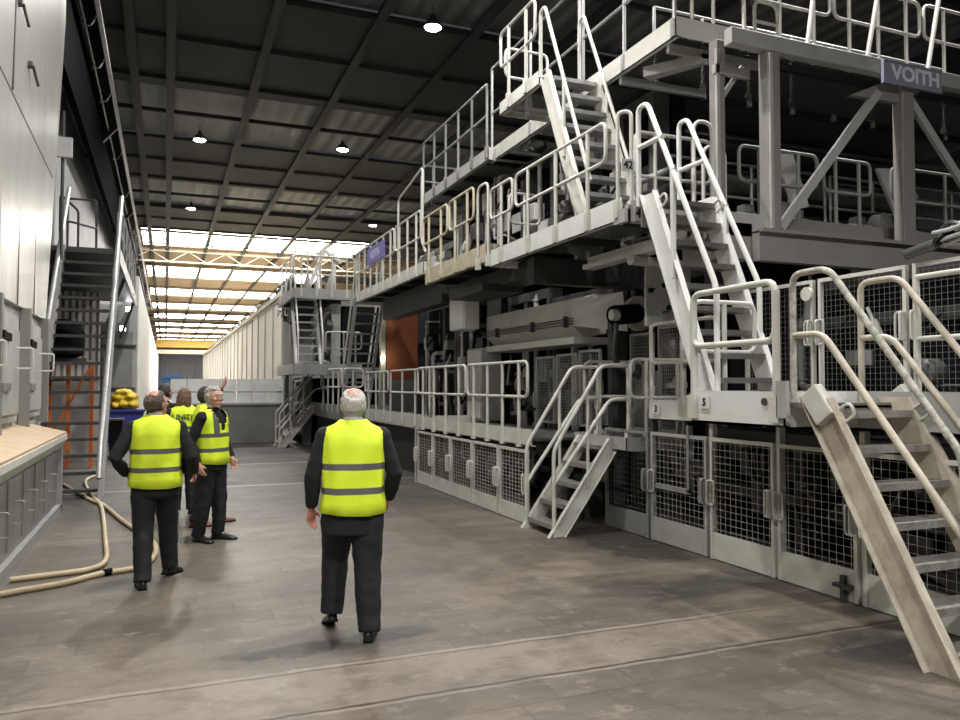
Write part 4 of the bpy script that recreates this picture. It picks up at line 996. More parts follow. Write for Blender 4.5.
# rolls of the level behind the cross walkway
roll('large dark roll across the machine above the cross walkway', 6.5, 12.6, 10.4, 4.95, 0.52, DARK)
roll('big steel roll low behind the cross walkway rails', 6.3, 12.6, 9.3, 4.05, 0.34, DSTEEL)
roll('slim steel roll between the head of the middle stairs and the columns', 5.95, 12.6, 8.75, 4.55, 0.16, STEEL)
roll('small upper roll just below the pierced planking', 6.5, 12.6, 9.2, 5.25, 0.20, DARK)
t = thing('slanted_drive', 'pair of pale tubes slanting behind the middle stairs rail', 'tube', (5.8, 8.2, 3.9))
MB().cyl((5.35, 8.3, 4.0), (6.3, 8.5, 4.45), 0.07, 14).build('tube', STEEL, t)
MB().cyl((5.5, 8.25, 4.3), (6.2, 8.45, 4.62), 0.045, 14).build('tube', MID, t)
for i, x in enumerate((7.25, 9.1)):
    t = thing('spreader_arm', ('pale slanted arm with dots behind the diagonal brace', 'pale slanted arm right of the sign column')[i], 'machine arm', (x, 7.9, 3.9))
    MB().prism([(x, 7.8, 4.75), (x + 0.35, 7.8, 4.78), (x + 0.62, 7.8, 4.1), (x + 0.40, 7.8, 4.05)], (0, 0.06, 0)).build('arm_plate', CREAM, t, 0.01)
    MB().ringz((x + 0.3, 7.9, 4.0), [(0.02, 0), (0.16, 0.01), (0.18, 0.05), (0.18, 0.2), (0.05, 0.22)], 'y', 24).build('gear_case', GREY, t)
    MB().box(x + 0.15, x + 0.5, 7.85, 8.1, 3.57, 3.95).build('pedestal', GREY, t, 0.01)
for i, (x, w_) in enumerate(((6.55, 0.5), (7.45, 0.35), (8.45, 0.5), (9.4, 0.45))):
    t = thing('drive_unit', ('squat drive unit on the cross walkway left of the brace foot', 'squat drive unit on the cross walkway right of the brace foot', 'squat drive unit on the cross walkway beside the sign column', 'squat drive unit on the cross walkway near the right edge')[i], 'motor', (x, 7.75, 3.57))
    MB().box(x, x + w_, 7.6, 7.95, 3.57, 3.66).build('base', DSTEEL, t)
    MB().ringz((x + 0.03, 7.77, 3.80), [(0.03, 0), (0.10, 0.0), (0.13, 0.04), (0.13, w_ - 0.12), (0.06, w_ - 0.1), (0.03, w_)], 'x', 18).build('motor_body', (MID, GREY)[i % 2], t)
    MB().box(x + w_ * 0.3, x + w_ * 0.6, 7.7, 7.84, 3.92, 4.02).build('terminal_box', GREY, t)

# dark mass behind everything on the right
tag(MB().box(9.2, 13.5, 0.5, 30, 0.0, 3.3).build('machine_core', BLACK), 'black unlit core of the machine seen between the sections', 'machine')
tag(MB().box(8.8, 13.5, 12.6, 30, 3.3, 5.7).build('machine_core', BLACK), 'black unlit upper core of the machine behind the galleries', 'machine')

# trough, cabinets, doors
t = thing('pale_trough', 'long pale grey trough with a slanted near end under the upper walkway', 'trough', (5.6, 11, 2.4))
MB().prism([(5.40, 9.8, 2.60), (5.40, 9.8, 2.98), (5.9, 9.8, 3.10), (5.98, 9.8, 2.5), (5.6, 9.8, 2.42)], (0, 3.2, 0)).build('body', CREAM, t, 0.015)
MB().prism([(5.40, 9.8, 2.98), (5.9, 9.25, 3.05), (5.98, 9.25, 2.5), (5.40, 9.8, 2.60)], (0.02, 0.02, 0)).build('slanted_end', WHITE, t)
m_ = MB()
for zz in (2.62, 2.66, 2.70): m_.tube([(5.36, 9.7, zz), (5.36, 13.1, zz)], 0.010, 6)
for yy in (9.9, 11.0, 12.4): m_.box(5.33, 5.40, yy, yy + 0.05, 2.58, 2.74)
m_.build('cable_run', DSTEEL, t)
MB().box(5.38, 5.98, 9.7, 13.0, 2.34, 2.44).build('bottom_flange', CREAM, t)
t = thing('hanging_cabinet', 'bright white electrical cabinet hung under the yellowed walkway', 'cabinet', (5.1, 13.2, 2.75))
MB().box(4.92, 5.20, 12.85, 13.6, 2.75, 3.50).build('body', WHITE, t, 0.01)
MB().box(4.90, 4.92, 12.87, 13.58, 2.77, 3.48).build('door', WHITE, t)
MB().box(5.0, 5.15, 13.0, 13.4, 3.5, 3.62).build('hanger', DSTEEL, t)
t = thing('tall_cabinet', 'pale machine cabinet behind the low walkway railing', 'cabinet', (5.6, 12.8, 1.1))
MB().box(5.30, 5.68, 12.95, 13.7, 1.1, 2.42).build('body', MID, t, 0.01)
MB().box(5.28, 5.30, 12.99, 13.66, 1.5, 2.38).build('door', CREAM, t)
MB().box(5.28, 5.30, 12.99, 13.66, 1.15, 1.45).build('lower_door', CREAM, t)
t = thing('panel_door', 'grey panel door with black latches beside the middle stairs', 'door', (5.5, 7.8, 2.4))
MB().box(5.30, 5.95, 7.80, 7.84, 2.45, 3.16).build('panel', MID, t, 0.008)
for (x, z) in ((5.36, 2.88), (5.55, 2.95), (5.62, 2.68), (5.80, 2.95)):
    MB().ringz((x, 7.80, z), [(0.0, -0.04), (0.03, -0.04), (0.03, 0.0)], 'y', 12).bar((x - 0.05, 7.77, z - 0.01), (x + 0.05, 7.77, z + 0.02), 0.015, 0.015).build('latch', BLACK, t)
MB().tube([(5.62, 7.78, 2.92), (5.66, 7.75, 2.75), (5.60, 7.76, 2.64), (5.52, 7.78, 2.62)], 0.010, 6).build('grab_handle', DSTEEL, t)
MB().cyl((5.05, 7.75, 3.22), (6.0, 7.9, 3.22), 0.06, 14).build('pipe', CREAM, t)
t = thing('flanged_motor', 'black motor with a bolted round flange above the small stairs', 'motor', (5.8, 9.2, 2.4))
m_ = MB().ringz((5.95, 8.9, 2.72), [(0.14, -0.0), (0.22, 0.0), (0.24, 0.02), (0.24, 0.06), (0.14, 0.06)], 'y', 32)
for k in range(14):
    a = 2 * math.pi * k / 14; m_.cyl((5.95 + 0.19 * math.cos(a), 8.88, 2.72 + 0.19 * math.sin(a)), (5.95 + 0.19 * math.cos(a), 8.90, 2.72 + 0.19 * math.sin(a)), 0.014, 8)
m_.build('flange', CREAM, t)
MB().cyl((5.9, 8.9, 2.72), (5.42, 8.7, 2.66), 0.13, 20).build('motor_body', BLACK, t)
MB().ringz((5.36, 8.68, 2.66), [(0.0, 0), (0.07, 0.0), (0.075, 0.04), (0.075, 0.1)], 'x', 18).build('end_cap', CREAM, t)
MB().box(5.5, 5.6, 8.9, 9.0, 1.14, 2.66).build('stand', DSTEEL, t)
MB().tube([(5.45, 8.7, 2.55), (5.40, 8.7, 2.1), (5.6, 8.75, 1.95), (5.8, 8.7, 1.85)], 0.035, 10, 0.08).build('elbow_pipe', DSTEEL, t)
MB().ringz((5.62, 8.68, 1.98), [(0.03, 0.0), (0.09, 0.0), (0.10, 0.03), (0.03, 0.04)], 'x', 18).build('valve_wheel', MID, t)
# small mesh doors on the landing
for i, (a, b_, z1) in enumerate(((7.80, 8.35, 2.50), (8.45, 9.0, 2.44), (9.3, 9.9, 2.25), (9.95, 10.6, 2.22), (10.65, 11.3, 2.2))):
    fence_panel(('dark louvred mesh door right above the small landing', 'dark louvred mesh door behind the small stairs rail', 'dark mesh door below the near end of the trough', 'dark mesh door under the middle of the trough', 'dark mesh door under the far end of the trough')[i],
        5.58 if i > 1 else 5.86, a, b_, z1, 0.05, (1, 1), MID, 'dark mesh doors on the machine', z0=1.14, step=0.045, hz=0.35, mwire=MID)
# hoses at the right edge
t = thing('cable_bundle', 'tangle of black hoses hanging at the right edge above the screens', 'hoses', (6.0, 3.6, 2.7))
g = random.Random(5)
for k in range(16):
    y_ = 4.55 - 0.05 * g.random(); z_ = 2.9 + 0.12 * g.random(); pts = [(5.9 + 0.1 * g.random(), y_, z_)]
    for q in range(5):
        y_ -= 0.14 + 0.12 * g.random(); z_ += g.uniform(-0.09, 0.12) if z_ < 3.08 else -0.1
        pts.append((5.85 + 0.25 * g.random(), y_, max(2.84, z_)))
    MB().tube(pts, g.choice([0.010, 0.014, 0.018]), 8, 0.12).build('hose', g.choice([BLACK, DSTEEL, MID, DARK]), t)
MB().cyl((5.9, 4.78, 2.87), (5.9, 4.5, 2.92), 0.045, 14).build('coupling', DSTEEL, t)

# orange wall & frame around
t = thing('orange_partition', 'rust orange wall panel in the opening under the far girder', 'panel', (6.0, 20.0, 0))
MB().box(5.42, 6.3, 20.0, 20.1, 1.9, 3.75).build('sheet', ORANGE, t)
MB().box(5.27, 5.40, 19.95, 20.1, 0.0, 3.8).build('door_jamb', WARM, t)
MB().box(5.42, 6.3, 20.02, 20.1, 0.0, 1.9).build('base', GREY, t)
tag(MB().box(5.24, 5.30, 19.7, 19.78, 2.38, 2.52).box(5.27, 5.33, 19.78, 19.95, 2.4, 2.5).build('wall_lamp', TASKM), 'tiny bright lamp on the jamb beside the orange panel', 'lamp')
# far ladder stair from the far upper walkway
stair('far_ladder_stairs', 'steep grey ladder stairs at the far end of the upper walkway', (4.40, 18.95, 3.92), (4.40, 20.4, 1.2), (0.62, 0, 0), 11, MID, GREY,
      rails=[[(4.38, 18.95, 3.95), (4.38, 18.95, 4.9), (4.38, 20.5, 2.1), (4.38, 20.5, 1.2)], [(5.04, 18.95, 3.95), (5.04, 18.95, 4.9), (5.04, 20.5, 2.1), (5.04, 20.5, 1.2)]], m_rail=CREAM, depth=0.14, tread_d=0.18)
deck('low far deck behind the ladder stairs foot', 3.95, 5.22, 18.7, 22.9, 1.18, 0.08, 0.3, GREY, 'ws')
tag(MB().box(4.1, 5.18, 18.9, 22.8, 0.0, 0.86).build('dark_plinth', DARK), 'dark plinth below the low far deck', 'wall')
railing('cream railing along the low far deck', (3.97, 18.75), (3.97, 21.4), 1.2, 2.15, 1.7, 4, CREAM)
railing('cream railing across the near end of the low far deck', (4.0, 18.72), (4.5, 18.72), 1.2, 2.15, 1.7, 1, CREAM)
# far small stairs
fs = stair('far_small_stairs', 'distant cream stairs down to the floor left of the grey haired man', (3.98, 22.3, 1.18), (3.02, 22.3, 0.0), (0, 0.7, 0), 6, CREAM, GALV,
     rails=[[(2.98, 22.25, 0), (2.98, 22.25, 0.95), (3.98, 22.25, 2.13), (4.3, 22.25, 2.13)], [(2.98, 22.25, 0.5), (3.98, 22.25, 1.65), (4.3, 22.25, 1.65)], [(2.98, 23.05, 0), (2.98, 23.05, 0.95), (3.98, 23.05, 2.13), (4.3, 23.05, 2.13)], [(2.98, 23.05, 0.5), (3.98, 23.05, 1.65)]], m_rail=CREAM, depth=0.18)
for x, z in ((3.3, 0.35), (3.65, 0.75)): MB().cyl((x, 22.25, z), (x, 22.25, z + 0.98), 0.02, 8).build('handrail_post', CREAM, fs)
# far high platform with its stairs
deck('distant high platform deck left of the violet sign', 3.1, 4.75, 20.8, 23.6, 4.25, 0.08, 0.2, MID, 'ws')
railing('distant railing on the near side of the high platform', (3.12, 20.82), (4.75, 20.82), 4.25, 5.2, 4.7, 4, CREAM)
railing('distant railing on the aisle side of the high platform', (3.12, 20.9), (3.12, 23.5), 4.25, 5.2, 4.7, 3, CREAM)
arch('distant cream hoop on the high platform', (3.5, 20.9), (3.85, 20.9), 4.25, 5.45)
deck('distant middle landing below the high platform', 3.05, 4.85, 20.3, 23.4, 2.22, 0.08, 0.2, MID, 'ws')
railing('distant railing on the middle landing', (3.9, 20.4), (4.85, 20.4), 2.22, 3.15, 2.7, 3, MID)
stair('far_ship_stairs', 'distant grey stairs between the middle landing and high platform', (3.22, 21.6, 4.2), (3.22, 20.7, 2.25), (0.58, 0, 0), 9, MID, MID,
      rails=[[(3.2, 21.3, 4.9), (3.2, 20.5, 3.1), (3.2, 20.5, 2.25)], [(3.84, 21.3, 4.9), (3.84, 20.5, 3.1), (3.84, 20.5, 2.25)]], m_rail=CREAM, depth=0.14, tread_d=0.16)
for (x, y_, l) in ((3.3, 23.2, 'grey column under the rear corner of the distant landing'), (4.7, 20.6, 'grey column under the near right corner of the distant landing')):
    tag(MB().box(x - 0.06, x + 0.06, y_ - 0.06, y_ + 0.06, 0 if x < 4 else 1.2, 2.05).build('platform_column', GREY), l, 'column')
block('distant machine section under the distant high platform', 4.0, 6.5, 21.4, 24.0, 2.3, 4.0, 51, MID, dens=2.4)
block('distant dark machine section under the distant middle landing', 3.5, 6.0, 23.0, 24.6, 0.0, 2.0, 52, GREY, dens=2.0, back=True)
t = thing('far_rig', 'pale jointed steel rig on top of the distant high platform', 'machine', (4.2, 22.5, 4.25))
for (p, q) in (((3.6, 22, 4.25), (4.2, 22.2, 5.6)), ((4.2, 22.2, 5.6), (4.7, 22.3, 5.3)), ((3.9, 22, 5.3), (4.25, 22, 5.75)), ((4.5, 22.3, 4.25), (4.5, 22.3, 5.4)), ((4.1, 22.4, 4.25), (4.1, 22.4, 5.1))): MB().bar(p, q, 0.08, 0.10).build('link', CREAM, t)
for x in (3.7, 4.0, 4.35): MB().ringz((x, 22.1, 4.25), [(0.10, 0), (0.12, 0.3), (0.07, 0.5), (0.02, 0.7)], 'z', 12).build('actuator', (CREAM, GREY, DSTEEL)[int(x * 10) % 3], t)

# barrier wall and white boards across the aisle end
t = thing('concrete_barrier', 'long grey concrete barrier wall across the far end of the aisle', 'wall', (1.6, 24.3, 0))
MB().box(-0.3, 3.35, 24.2, 24.5, 0, 1.16).build('barrier_slab', CONC, t, 0.02)
MB().box(-0.32, 3.36, 24.17, 24.53, 1.16, 1.22).build('coping', MID, t)
for i in range(7):
    x = 0.15 + i * 0.46
    o = MB().box(x, x + 0.44, 24.30, 24.36, 1.22, 1.93)
    o.box(x + 0.02, x + 0.42, 24.285, 24.30, 1.56, 1.575)
    tag(o.build('white_board', WHITE), 'pale board on the distant barrier wall, %s of its row' % ('leftmost', 'second from the left', 'third from the left', 'middle one', 'third from the right', 'second from the right', 'rightmost')[i], 'board', 'pale boards in a row on the barrier wall')
# long hood
t = thing('dryer_hood', 'long row of tall pale hood panels receding along the far hall', 'machine hood', (6.5, 70, 0))
MB().box(4.62, 9.0, 33.6, 108, 0.0, 5.55).build('hood_wall', HOOD, t)
yy = 33.6
while yy < 108: MB().box(4.56, 4.62, yy, yy + 0.07 + yy * 0.001, 0.2, 5.45).build('panel_seam', MID, t); yy += 3.1
m_ = MB(); m_.box(4.5, 9.1, 33.5, 108, 5.55, 5.75); m_.build('roof_edge', WARM, t)
MB().box(4.9, 5.9, 33.45, 33.6, 0.2, 5.4).build('end_panel', MID, t)
for k in range(16):
    y_ = 34.5 + k * 4.4
    MB().tube([(5.2, y_, 5.75), (5.2, y_, 6.5), (5.2, y_ + 1.2, 6.5), (5.2, y_ + 1.2, 5.75)], 0.09, 8, 0.2).build('vent_pipe', DSTEEL, t)
block('dark rigging on the near end of the pale hood roof', 4.3, 6.0, 31.8, 33.3, 4.3, 5.9, 61, DSTEEL, dens=1.5)
tag(MB().box(4.4, 4.6, 31.9, 32.1, 0, 4.3).build('hood_post', GREY), 'slim grey post in front of the pale hood near end', 'post')
tag(MB().box(4.9, 9.0, 33.1, 33.3, 0, 4.3).build('end_screen', GREY), 'grey screen wall at the near end of the pale hood', 'wall')
t = thing('overhead_crane', 'yellow overhead crane bridge at the end of the hall', 'crane', (5, 168, 9))
MB().box(-1.8, 16, 167, 168.5, 9.3, 10.9).build('bridge_girder', CRANE, t)
MB().box(-1.8, 16, 166.8, 168.6, 8.0, 8.8).build('lower_girder', WARM, t)
for x in (-1.75, 15.9): MB().box(x - 0.15, x + 0.15, 167.2, 168.2, 0, 8.0).build('support_leg', GREY, t)
t = thing('blue_lift', 'light blue steel frame far off beyond the heads of the group', 'frame', (0.6, 60, 0))
for x in (0.0, 1.3): MB().box(x - 0.08, x + 0.08, 60, 60.3, 0, 2.1).build('upright', LBLUE, t)
MB().box(-0.3, 1.5, 59.9, 60.4, 1.9, 2.25).build('cross_beam', LBLUE, t); MB().box(-0.1, 1.1, 59.8, 60.5, 2.25, 2.5).build('top_box', LBLUE, t)

# ---------------------------------------------------------------- hoses on the floor
h1 = [(-1.24, 7.45), (-1.1, 7.53), (-0.79, 7.68), (-0.53, 7.92), (-0.24, 8.05), (-0.1, 8.39), (-0.07, 8.98), (-0.15, 9.59), (-0.44, 10.72), (-0.80, 12.43), (-1.0, 13.0), (-1.25, 13.9), (-1.6, 15.2)]
h2 = [(-1.25, 7.98), (-0.95, 8.05), (-0.63, 8.16), (-0.52, 8.51), (-0.58, 9.47), (-0.82, 12.3), (-1.05, 13.6), (-1.3, 15.6), (-1.2, 16.5)]
def spline(p, n=6):
    P = [V3((*q, 0.027)) for q in p]; out = []
    for i in range(len(P) - 1):
        a, b_, c, d = P[max(i - 1, 0)], P[i], P[i + 1], P[min(i + 2, len(P) - 1)]
        for k in range(n):
            s_ = k / n; out.append(0.5 * ((2 * b_) + (c - a) * s_ + (2 * a - 5 * b_ + 4 * c - d) * s_ * s_ + (3 * b_ - a - 3 * c + d) * s_ ** 3))
    return out + [P[-1]]
t = tag(MB().tube(spline(h2), 0.026, 10).build('floor_hose', HOSE), 'cream hose on the floor with the shorter loop, nearer the cabinet', 'hose')
t = thing('floor_hose', 'cream hose on the floor with the wide loop reaching the left man', 'hose', (-0.6, 8.5, 0))
MB().tube(spline(h1), 0.026, 10).build('hose_line', HOSE, t)
MB().cyl((-0.50, 7.93, 0.03), (-0.44, 7.97, 0.03), 0.034, 12).build('coupling', BLACK, t)

# ================================================================ people
def remesh(o, v, smooth=3):
    m = o.modifiers.new('remesh', 'REMESH'); m.mode = 'VOXEL'; m.voxel_size = v; m.use_smooth_shade = True
    if smooth:
        s_ = o.modifiers.new('smooth', 'SMOOTH'); s_.iterations = smooth; s_.factor = 0.5
    return o
def ell(c, rx, ry, n=40, p=2.3):
    out = []
    for k in range(n):
        a = 2 * math.pi * k / n; ca, sa = math.cos(a), math.sin(a)
        out.append(V3((c[0] + rx * math.copysign(abs(ca) ** (2 / p), ca), c[1] + ry * math.copysign(abs(sa) ** (2 / p), sa), c[2])))
    return out
def wrinkle(o, st=0.012, size=0.09, seed=0):
    tx = bpy.data.textures.new('folds', 'CLOUDS'); tx.noise_scale = size; tx.noise_depth = 1
    d = o.modifiers.new('folds', 'DISPLACE'); d.texture = tx; d.strength = st; d.mid_level = 0.5; d.texture_coords = 'LOCAL'
def hand(mb, wrist, d, n, side):
    """palm and five fingers; d points along the hand, n is the palm normal; side +1 puts the thumb along d x n"""
    d = V3(d).normalized(); n = V3(n); n = (n - d * n.dot(d)).normalized(); s_ = d.cross(n) * side
    R_ = Matrix((s_, n, d)).transposed()
    mb.ball(V3(wrist) + d * 0.05, 0.043, 0.018, 0.056, 16, 10, rot=R_)
    mb.ball(V3(wrist) + d * 0.005, 0.028, 0.021, 0.035, 12, 8, rot=R_)
    for i, (o, L_) in enumerate(((0.030, 0.072), (0.010, 0.082), (-0.011, 0.076), (-0.031, 0.060))):
        b0 = V3(wrist) + d * (0.088 - abs(o) * 0.25) + s_ * o
        c1 = 0.30 + 0.08 * i
        p1 = b0 + (d * math.cos(c1) + n * math.sin(c1)) * L_ * 0.45
        p2 = p1 + (d * math.cos(c1 * 2.2) + n * math.sin(c1 * 2.2)) * L_ * 0.32
        p3 = p2 + (d * math.cos(c1 * 3) + n * math.sin(c1 * 3)) * L_ * 0.24
        mb.tube([b0 - d * 0.03, b0, p1, p2, p3], 0.009, 8, radii=[0.0095, 0.0095, 0.009, 0.008, 0.0065])
    t0 = V3(wrist) + d * 0.025 + s_ * 0.026
    t1 = t0 + (s_ * 0.7 + d * 0.75 + n * 0.3).normalized() * 0.036
    t2 = t1 + (s_ * 0.25 + d * 0.9 + n * 0.45).normalized() * 0.032
    mb.tube([t0 - s_ * 0.01, t0, t1, t2], 0.01, 8, radii=[0.012, 0.012, 0.0105, 0.008])

def person(label, loc, rz, scale=1.0, girth=1.0, feet=None, arms=None, head=(0, 0), skin=SKIN, hair=('short', HAIRG), jacket=SUIT, trousers=TROUS, vest=True, open_front=False, shoe=SHOE, jacket_hem=0.72, text=None, lean=0.0, sh_w=0.19, group=None, leg_g=None, hs=1.08):
    """stands facing +Y at its local origin; feet = ((x, y, heel lift, toe yaw), ...) for left, right; arms = ((elbow, wrist, palm normal), ...)"""
    t = thing('person', label, 'person', loc, rz, group); t.scale = (scale,) * 3
    ORG[t.name] = V3((0, 0, 0))
    G = girth; LG = leg_g or girth
    feet = feet or ((-0.10, 0.0, 0, 0.15), (0.10, 0.0, 0, -0.15))
    arms = arms or (((-0.27, -0.02, 1.13), (-0.26, 0.04, 0.88), (1, 0, 0)), ((0.27, -0.02, 1.13), (0.26, 0.04, 0.88), (-1, 0, 0)))
    body = MB()
    # ---- head
    hc = V3((0, 0.02 + lean, 1.612)); yaw, pit = head
    HR0 = Euler((pit, 0, yaw), 'XYZ').to_matrix(); HR = HR0 @ Matrix.Scale(hs, 3)
    def H_(p): return hc + HR @ V3(p)
    def skull(p):
        if p.z < -0.02: p = V3((p.x * (1 + (p.z + 0.02) * 2.2), p.y, p.z))
        if p.y > 0.05: p = V3((p.x, p.y * 0.97, p.z))
        return p
    body.ball(hc, 0.076, 0.096, 0.108, 28, 20, f=skull, rot=HR)
    body.ball(H_((0, 0.040, -0.062)), 0.050, 0.046, 0.052, 18, 12, rot=HR)
    body.ball(H_((0, 0.074, -0.098)), 0.020, 0.016, 0.016, 12, 8, rot=HR)
    body.loft([[H_((x * w_, yy, z)) for (x, yy) in ((-1, 0.07), (-0.3, 0.07 + dd), (0.3, 0.07 + dd), (1, 0.07))] for (z, w_, dd) in ((0.022, 0.008, 0.020), (0.0, 0.010, 0.032), (-0.022, 0.017, 0.046), (-0.036, 0.016, 0.030))])
    body.ball(H_((0, 0.082, 0.030)), 0.048, 0.014, 0.011, 14, 8, rot=HR)
    for sx_ in (-1, 1):
        body.ball(H_((sx_ * 0.076, -0.004, -0.010)), 0.010, 0.020, 0.032, 10, 8, rot=HR)
        body.ball(H_((sx_ * 0.042, 0.066, -0.022)), 0.022, 0.020, 0.018, 10, 8, rot=HR)
    body.ball(H_((0, 0.086, -0.058)), 0.022, 0.012, 0.0055, 12, 6, rot=HR); body.ball(H_((0, 0.085, -0.068)), 0.020, 0.012, 0.006, 12, 6, rot=HR)
    body.tube([(0, lean - 0.012, 1.43), (0, lean - 0.006, 1.50), H_((0, -0.012, -0.06))], 0.056, 16, radii=[0.075, 0.056, 0.054])
    # ---- trunk and limbs under the clothes (one continuous figure)
    body.loft([ell((0, 0, z), rx * G, ry * G, 24) for z, rx, ry in ((0.86, 0.13, 0.09), (1.05, 0.13, 0.09), (1.25, 0.15, 0.095), (1.38, 0.15, 0.08), (1.45, 0.08, 0.06))])
    hipz = 0.90; legs = []
    for (fx, fyy, lift, yw), sx_ in zip(feet, (-1, 1)):
        hip = V3((sx_ * 0.092 * G, 0, hipz)); ank = V3((fx, fyy - 0.02 - lift * 0.3, 0.085 + lift))
        knee = hip.lerp(ank, 0.5); bend = 0.02 + lift * 0.9 + max(0, fyy) * 0.1; knee.y += bend; knee.z += 0.0
        legs.append((hip, knee, ank))
        body.tube([hip, knee, ank, ank - V3((0, 0, 0.03))], 0.06, 12, radii=[0.075, 0.05, 0.038, 0.035])
    for (el, wr, nn), sx_ in zip(arms, (-1, 1)):
        sh = V3((sx_ * sh_w * 0.92 * G, 0, 1.40)); el, wr = V3(el), V3(wr)
        body.tube([sh, sh.lerp(el, 0.5), el, el.lerp(wr, 0.4), wr], 0.04, 12, radii=[0.050, 0.042, 0.036, 0.036, 0.026])
        d_ = (wr - el).normalized(); hand(body, wr, d_, V3(nn), sx_ * (1 if True else -1))
    remesh(body.build('body', skin, t), 0.0055, 2)
    # eyes and brows
    for sx_ in (-1, 1):
        e = MB().ball(H_((sx_ * 0.031, 0.083, 0.012)), 0.012, 0.010, 0.007, 12, 8, rot=HR).build('eye', WHITE, t)
        MB().ball(H_((sx_ * 0.031, 0.092, 0.012)), 0.005, 0.003, 0.005, 10, 6, rot=HR).build('iris', BLACK, e)
        MB().ball(H_((sx_ * 0.031, 0.090, 0.034)), 0.018, 0.006, 0.004, 10, 6, rot=HR).build('eyebrow', hair[1], t)
    # ---- hair
    hb = MB(); style = hair[0]
    def hf(p):
        x, y, z = p
        n_ = 1.0
        face = y > 0.035 and z < 0.058
        if face: return V3((x * 0.80, y * 0.72, z * 0.85))
        if z < -0.05: return V3((x * 0.86, y * 0.92, z))
        if style == 'bald' and (x / 0.060) ** 2 + ((y + 0.030) / 0.070) ** 2 < 1 and z > 0.02: return V3((x * 0.9, y * 0.86, z * 0.84))
        return p
    hb.ball(hc + HR @ V3((0, -0.007, 0.006)), 0.084, 0.104, 0.114, 32, 24, f=hf, rot=HR)
    if style == 'long':
        hb.loft([[H_(q) for q in ell((0, cy, z), rx, ry, 20)] for z, rx, ry, cy in ((0.02, 0.086, 0.085, -0.030), (-0.06, 0.092, 0.075, -0.045), (-0.13, 0.098, 0.055, -0.055), (-0.185, 0.080, 0.035, -0.055), (-0.20, 0.05, 0.02, -0.05))])
    if style == 'curly':
        for k in range(40):
            a = k * 2.4; zz = 0.02 + 0.09 * ((k * 0.37) % 1)
            r_ = math.sqrt(max(0.0, 1 - (zz / 0.118) ** 2))
            if math.sin(a) * r_ > 0.55 and zz < 0.06: continue
            hb.ball(H_((0.080 * r_ * math.cos(a), 0.100 * r_ * math.sin(a) - 0.006, zz)), 0.020, 0.020, 0.018, 8, 6)
    ho = remesh(hb.build('hair', hair[1], t), 0.006, 2); wrinkle(ho, 0.010, 0.02)
    # ---- jacket
    j = MB()
    prof = ((jacket_hem, 0.198, 0.142, 0), (0.86, 0.190, 0.138, 0), (0.98, 0.182, 0.134, 0), (1.10, 0.178, 0.130, 0), (1.22, 0.188, 0.132, 0), (1.33, 0.196, 0.126, -0.003), (1.40, 0.180, 0.105, -0.006), (1.445, 0.125, 0.080, -0.008), (1.485, 0.074, 0.066, -0.004), (1.50, 0.066, 0.060, 0))
    j.loft([ell((0, cy + lean * max(0, (z - 1.0) / 0.5), z), rx * G, ry * G, 32) for z, rx, ry, cy in prof])
    for (el, wr, nn), sx_ in zip(arms, (-1, 1)):
        sh = V3((sx_ * sh_w * G, lean * 0.8, 1.385)); el, wr = V3(el), V3(wr)
        c_ = wr - (wr - el).normalized() * 0.02
        j.ball(sh, 0.076, 0.076, 0.072, 16, 12)
        j.tube([V3((sx_ * 0.10, lean * .8, 1.40)), sh, sh.lerp(el, 0.5), el, el.lerp(c_, 0.35), el.lerp(c_, 0.8), c_], 0.06, 16, radii=[0.06, 0.074, 0.064, 0.058, 0.056, 0.047, 0.044])
    jo = remesh(j.build('jacket', jacket, t), 0.010, 2); wrinkle(jo, 0.016, 0.10)
    MB().loft([ell((0, lean - 0.004, z), r_, r_ * 0.95, 20, 2) for z, r_ in ((1.485, 0.067), (1.525, 0.062))]).build('collar', SHIRT, t)
    # ---- trousers
    tr = MB()
    tr.loft([ell((0, 0, z), rx * G, ry * G, 28) for z, rx, ry in ((0.76, 0.14, 0.115), (0.84, 0.172, 0.122), (0.93, 0.172, 0.122), (1.0, 0.165, 0.115))])
    for hip, knee, ank in legs:
        d_ = (ank - knee).normalized()
        tr.tube([hip + V3((0, 0, 0.03)), hip.lerp(knee, 0.3), hip.lerp(knee, 0.7), knee, knee.lerp(ank, 0.4), knee.lerp(ank, 0.8), ank + d_ * 0.025 + V3((0, -0.012, 0))], 0.1, 18, radii=[0.104 * LG, 0.108 * LG, 0.094 * LG, 0.087 * LG, 0.082 * LG, 0.074 * LG, 0.070 * LG])
    to = remesh(tr.build('trousers', trousers, t), 0.010, 2); wrinkle(to, 0.016, 0.11)
    # ---- shoes
    for (fx, fyy, lift, yw), (hip, knee, ank) in zip(feet, legs):
        sh = MB(); tilt = math.atan2(lift, 0.19)
        Rf = Matrix.Rotation(yw, 3, 'Z') @ Matrix.Rotation(-tilt, 3, 'X')
        base = V3((fx, fyy, 0))
        # pivot under the ball of the foot
        def S_(p): return base + Matrix.Rotation(yw, 3, 'Z') @ (V3((0, 0.12, 0)) + Matrix.Rotation(-tilt, 3, 'X') @ (V3(p) - V3((0, 0.12, 0))))
        rings = []
        for (y_, w_, h_) in ((-0.095, 0.018, 0.05), (-0.085, 0.030, 0.075), (-0.05, 0.036, 0.10), (0.0, 0.037, 0.105), (0.04, 0.040, 0.082), (0.09, 0.046, 0.060), (0.14, 0.047, 0.050), (0.175, 0.036, 0.040), (0.195, 0.014, 0.024)):
            rings.append([S_((w_ * math.cos(a), y_, 0.012 + (h_ - 0.012) * max(0.0, math.sin(a)) if math.sin(a) > 0 else 0.012)) for a in [2 * math.pi * k / 16 for k in range(16)]])
        so = sh.loft(rings).build('shoe', shoe, t)
